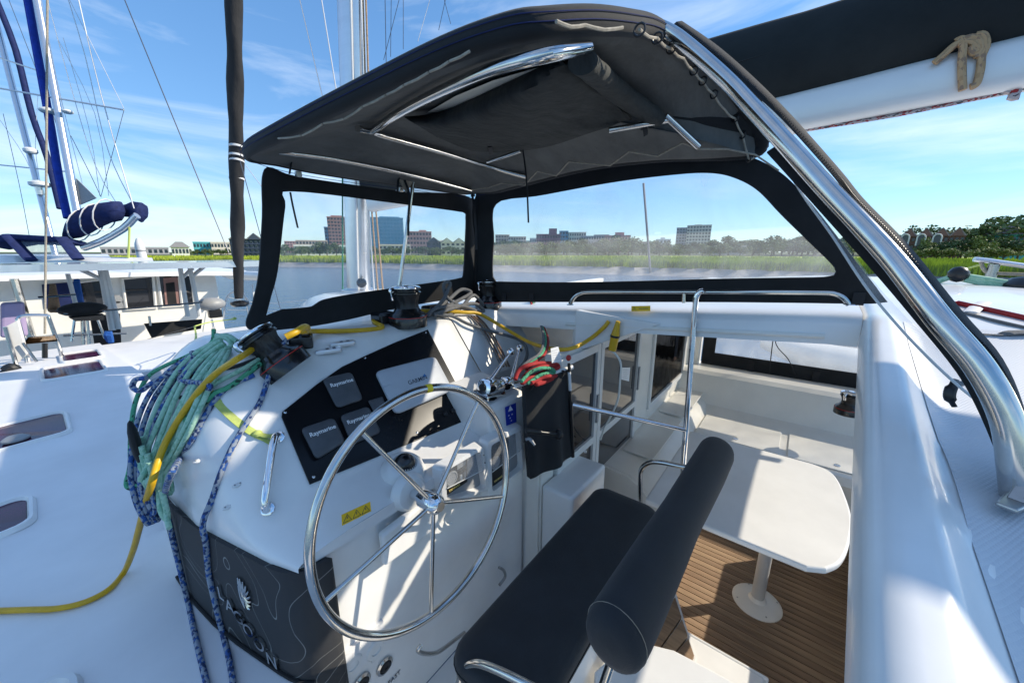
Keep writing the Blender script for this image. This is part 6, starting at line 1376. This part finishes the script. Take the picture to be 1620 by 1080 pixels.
building('dark navy apartment house with gabled roof behind the furled headsail', 366, 418, 368, 210, 'navy_wall', 7, 4, 'gable', depth=14, gables=2)
building('pale green and tan low block far left of the headsail', 308, 338, 384, 420, 'turq', 6, 2)
building('cream low block next to the pale green one', 336, 366, 384, 410, 'cream', 6, 2)
building('long grey bridge-like shed on the skyline', 160, 268, 392, 430, 'grey', 12, 1, depth=8)
building('small boathouse with hipped roof by the mooring pile', 272, 300, 391, 300, 'white', 5, 1, 'hip', depth=8)
building('tan hotel at the edge of the starboard window', 784, 806, 372, 560, 'tan', 5, 6)
building('cream hotel block next to the tan hotel', 804, 832, 375, 540, 'cream', 7, 5)
building('dark purple brick block with a raised tower', 848, 886, 371, 560, 'purple_brick', 9, 4, tops=((.52, .85, .32),))
building('slate glass block beside the dark brick one', 884, 898, 366, 570, 'glassblue', 3, 6)
building('cream hospital block with rows of windows', 896, 926, 368, 580, 'cream', 8, 5)
building('grey stepped block beside the cream hospital', 918, 938, 374, 560, 'grey', 5, 4)
building('low pink block between the hotels and the dark brick one', 828, 850, 384, 520, 'pink', 6, 2)
building('low tan block between the red brick one and the trees', 994, 1030, 385, 560, 'tan', 9, 2)
building('low cream block before the blue glass tower', 600, 650, 388, 330, 'cream', 8, 2, depth=8)
building('slate low block left of the red brick one', 938, 962, 372, 620, 'grey', 6, 3)
building('red brick block with a roof house', 955, 996, 373, 600, 'pink', 9, 3, tops=((.4, .75, .2),))
building('tall tan tower standing alone above the trees', 1083, 1121, 357, 520, 'cream', 8, 9, tops=((.3, .6, .05),))
building('darker half of the lone tower', 1067, 1085, 361, 525, 'grey', 4, 9)
building('low pale house among the trees right of the lone tower', 1128, 1180, 390, 330, 'tan', 9, 1, depth=8)
for i in range(4):
    u0 = 1419+i*25.5
    building(('first', 'second', 'third', 'fourth')[i]+' brown gabled townhouse of the row, counted from the bow tube', u0, u0+25, 361-i*.6, 190, 'rustbrown', 3, 3, 'gable', depth=12, rm='wall_roofbrown', cat='house')
for i in range(3):
    a = far(1432+i*25.5, 377, 187); 
    t = thing('arched_window', 'pale arched bay window on townhouse gable '+('nearest the bow tube', 'in the middle of the row', 'farthest from the bow tube')[i], 'window', a+V((0, 0, -4)))
    w_ = .95; x_ = V((a.y, -a.x, 0)).normalized()
    arcp = [a+x_*(w_*math.cos(q))+V((0, 0, .2+w_*math.sin(q)*1.2)) for q in [math.pi*k/10 for k in range(11)]]
    MB().tube([a+x_*w_+V((0, 0, -2.4))]+arcp+[a-x_*w_+V((0, 0, -2.4))], .2, 6).build('surround', 'wall_white', t)
    MB().prism([a+x_*w_+V((0, 0, -2.4))]+arcp+[a-x_*w_+V((0, 0, -2.4))], V((a.x, a.y, 0)).normalized()*.2).build('glass', 'far_glass', t, smooth=False)
building('long turquoise house behind the marsh', 1552, 1640, 371, 200, 'turq', 12, 2, 'hip', depth=12, rm='wall_roofbrown', cat='house')
rg_ = random.Random(21)
for i in range(16):
    u0 = (786, 812, 838, 866, 902, 930, 962, 984, 1008, 1036, 452, 486, 556, 640, 662, 690)[i]; st_ = u0 > 760
    t = building('pale distant block on the hazy skyline through the '+('starboard window' if st_ else 'windscreen'), u0, u0+rg_.uniform(14, 26), rg_.uniform(377, 386), 760, rg_.choice(('tan', 'cream', 'grey', 'pink', 'white')), rg_.randint(4, 8), rg_.randint(3, 6), tops=((.3, .6, .15),) if i % 2 else ())
    t['group'] = 'distant skyline blocks '+('starboard' if st_ else 'ahead')
# trees: a few crowns of leaf clumps, shared by many individuals
for nm, c in (('a', (.145, .21, .07)), ('b', (.18, .25, .08)), ('c', (.11, .175, .07)), ('d', (.26, .32, .08))): mat('leaf_'+nm, c, .7, var=.5, vscale=.35)
mat('bark', (.10, .07, .05), .9)
def crown_mesh(seed, n, shape):
    r_ = random.Random(seed); b = MB(); lobes = []
    for k in range(9 if shape != 'low' else 7):
        a = r_.uniform(0, 6.28); e = r_.uniform(.1, .75); lobes.append((V((math.cos(a)*e*.62, math.sin(a)*e*.62, .35+r_.uniform(0, .62)*(1-e*.5))), r_.uniform(.16, .30)))
    for i in range(n):
        c, s_ = r_.choice(lobes); d = V((r_.gauss(0, 1), r_.gauss(0, 1), r_.gauss(0, 1))).normalized()*s_*(r_.random()**.4); p = c+d
        if shape == 'palm': p = V((0, 0, .9))+V((r_.gauss(0, .16), r_.gauss(0, .16), r_.gauss(0, .08)))
        x_ = V((r_.gauss(0, 1), r_.gauss(0, 1), r_.gauss(0, .6))).normalized(); y_ = x_.cross(V((r_.gauss(0, 1), r_.gauss(0, 1), r_.gauss(0, 1)))).normalized(); s2 = r_.uniform(.018, .042)
        b.add([p-x_*s2-y_*s2*.6, p+x_*s2-y_*s2*.5, p+x_*s2*.6+y_*s2, p-x_*s2*.7+y_*s2*.8], [(0, 1, 2, 3)])
    return b
protos = []
for k in range(6):
    t = bpy.data.objects.new('tree', None); t['_o'] = (0, 0, 0); sc.collection.objects.link(t)
    crown_mesh(10+k, 1500, 'round').build('crown', 'leaf_'+'abcabd'[k], t, smooth=False)
    MB().tube([(0, 0, -.12), (.01, 0, .2), (.0, .02, .55)], [.035, .028, .015], 7).build('trunk', 'bark', t)
    tr_b = MB(); [tr_b.tube([(0, 0, .25), (.18*math.cos(q), .18*math.sin(q), .5)], [.018, .008], 5) for q in (0, 2.1, 4.2)]; tr_b.build('limb', 'bark', t)
    protos.append(t)
rt = random.Random(5); used = set()
def place(k, u, D, top_v, wr, lab, grp, base_v=None):
    a = far(u, 400, D); zt_ = far(u, top_v, D).z; h = (zt_-GZ+.3); w_ = h*wr
    o = protos[k] if k not in used else copy_tree(protos[k]); used.add(k)
    o.location = (a.x, a.y, GZ-.3); o.scale = (w_, w_, h/.98); o.rotation_euler = (0, 0, rt.uniform(0, 6.28)); o['_o'] = (0, 0, 0)
    tag(o, lab, 'tree', grp); return o
G = 'trees along the far shore'
LT = 'small dark tree in the unbroken tree line seen through the starboard window'
for row in (0, 1):
    for i in range(36):
        u = 780+i*16+row*7+rt.uniform(-5, 5)
        tv = 382-6*noise.noise((u*.02, 1, 1))-5*noise.noise((u*.06, 4, 1))-(6 if 955 < u < 1010 else 0)-(9 if u > 1220 else 0)-(6 if 1140 < u < 1160 else 0)+(7 if row else 0)
        place(rt.choice((0, 1, 2, 3, 4)), u, 330+rt.uniform(-10, 30)-60*row, tv, rt.uniform(1.3, 1.9), LT if row == 0 else 'low green tree at the marsh edge seen through the starboard window', G)
for i in range(24):
    u = 440+i*13+rt.uniform(-4, 4); tv = 388-5*noise.noise((u*.05, 2, 1))-(6 if 500 < u < 540 else 0)
    place(rt.choice((0, 1, 2, 3)), u, 285+rt.uniform(-20, 20), tv+2, rt.uniform(1.2, 1.7), 'small dark tree on the shore seen through the forward windscreen', G)
for i in range(6): place(rt.choice((0, 1, 2)), 300+i*12, 330, 394+rt.uniform(-1, 2), 1.2, 'low green shrub on the shore between pile and headsail', G)
big = [(1, 1530, 200, 352, 1.0, 'tall dark tree right of the townhouse row'), (3, 1566, 205, 343, 1.25, 'large spreading tree in front of the turquoise house roof'), (0, 1598, 210, 346, 1.1, 'rounded green tree above the turquoise house'), (4, 1625, 205, 350, 1.0, 'tree cut by the frame edge above the turquoise house'),
       (2, 1500, 180, 377, 1.3, 'dark bushy tree before the last townhouse'), (5, 1461, 178, 379, 1.0, 'small pale green tree before the second townhouse'), (2, 1522, 175, 374, 1.2, 'dark round tree between townhouses and turquoise house'), (5, 1545, 172, 376, 1.0, 'bright green tree left of the turquoise house'), (0, 1580, 180, 379, 1.4, 'dark shrub mass under the turquoise house'), (2, 1612, 178, 378, 1.3, 'dark shrub mass at the frame edge under the turquoise house'),
       (5, 1475, 165, 393, 2.0, 'low bright bush at the marsh edge, first from the bow tube'), (5, 1505, 165, 394, 2.0, 'low bright bush at the marsh edge, second from the bow tube'), (5, 1560, 165, 393, 2.2, 'low bright bush at the marsh edge under the turquoise house'), (1, 1445, 176, 388, 1.3, 'low dark bush before the first townhouse'), (1, 1454, 215, 358, 1.0, 'tree top showing over the townhouse roofs, first'), (1, 1488, 215, 357, 1.2, 'tree top showing over the townhouse roofs, second'),
       (2, 1484, 176, 384, 1.4, 'dark hedge-like tree before the third townhouse'), (5, 1590, 165, 394, 2.0, 'low pale bush at the marsh edge near the frame edge')]
for k, u, D, tv, wr, lab in big: place(k, u, D, tv, wr, lab, 'trees by the townhouses')
for k, p in enumerate(protos):
    if k not in used:
        for ch in list(p.children): bpy.data.objects.remove(ch)
        bpy.data.objects.remove(p)
# ---------------------------------------------------------------- lift everything from eye level to the water datum
for o in list(sc.objects):
    if o.parent is None and o.type in ('MESH', 'EMPTY'): o.location.z += EYE
for o in sc.objects:
    if '_o' in o: del o['_o']
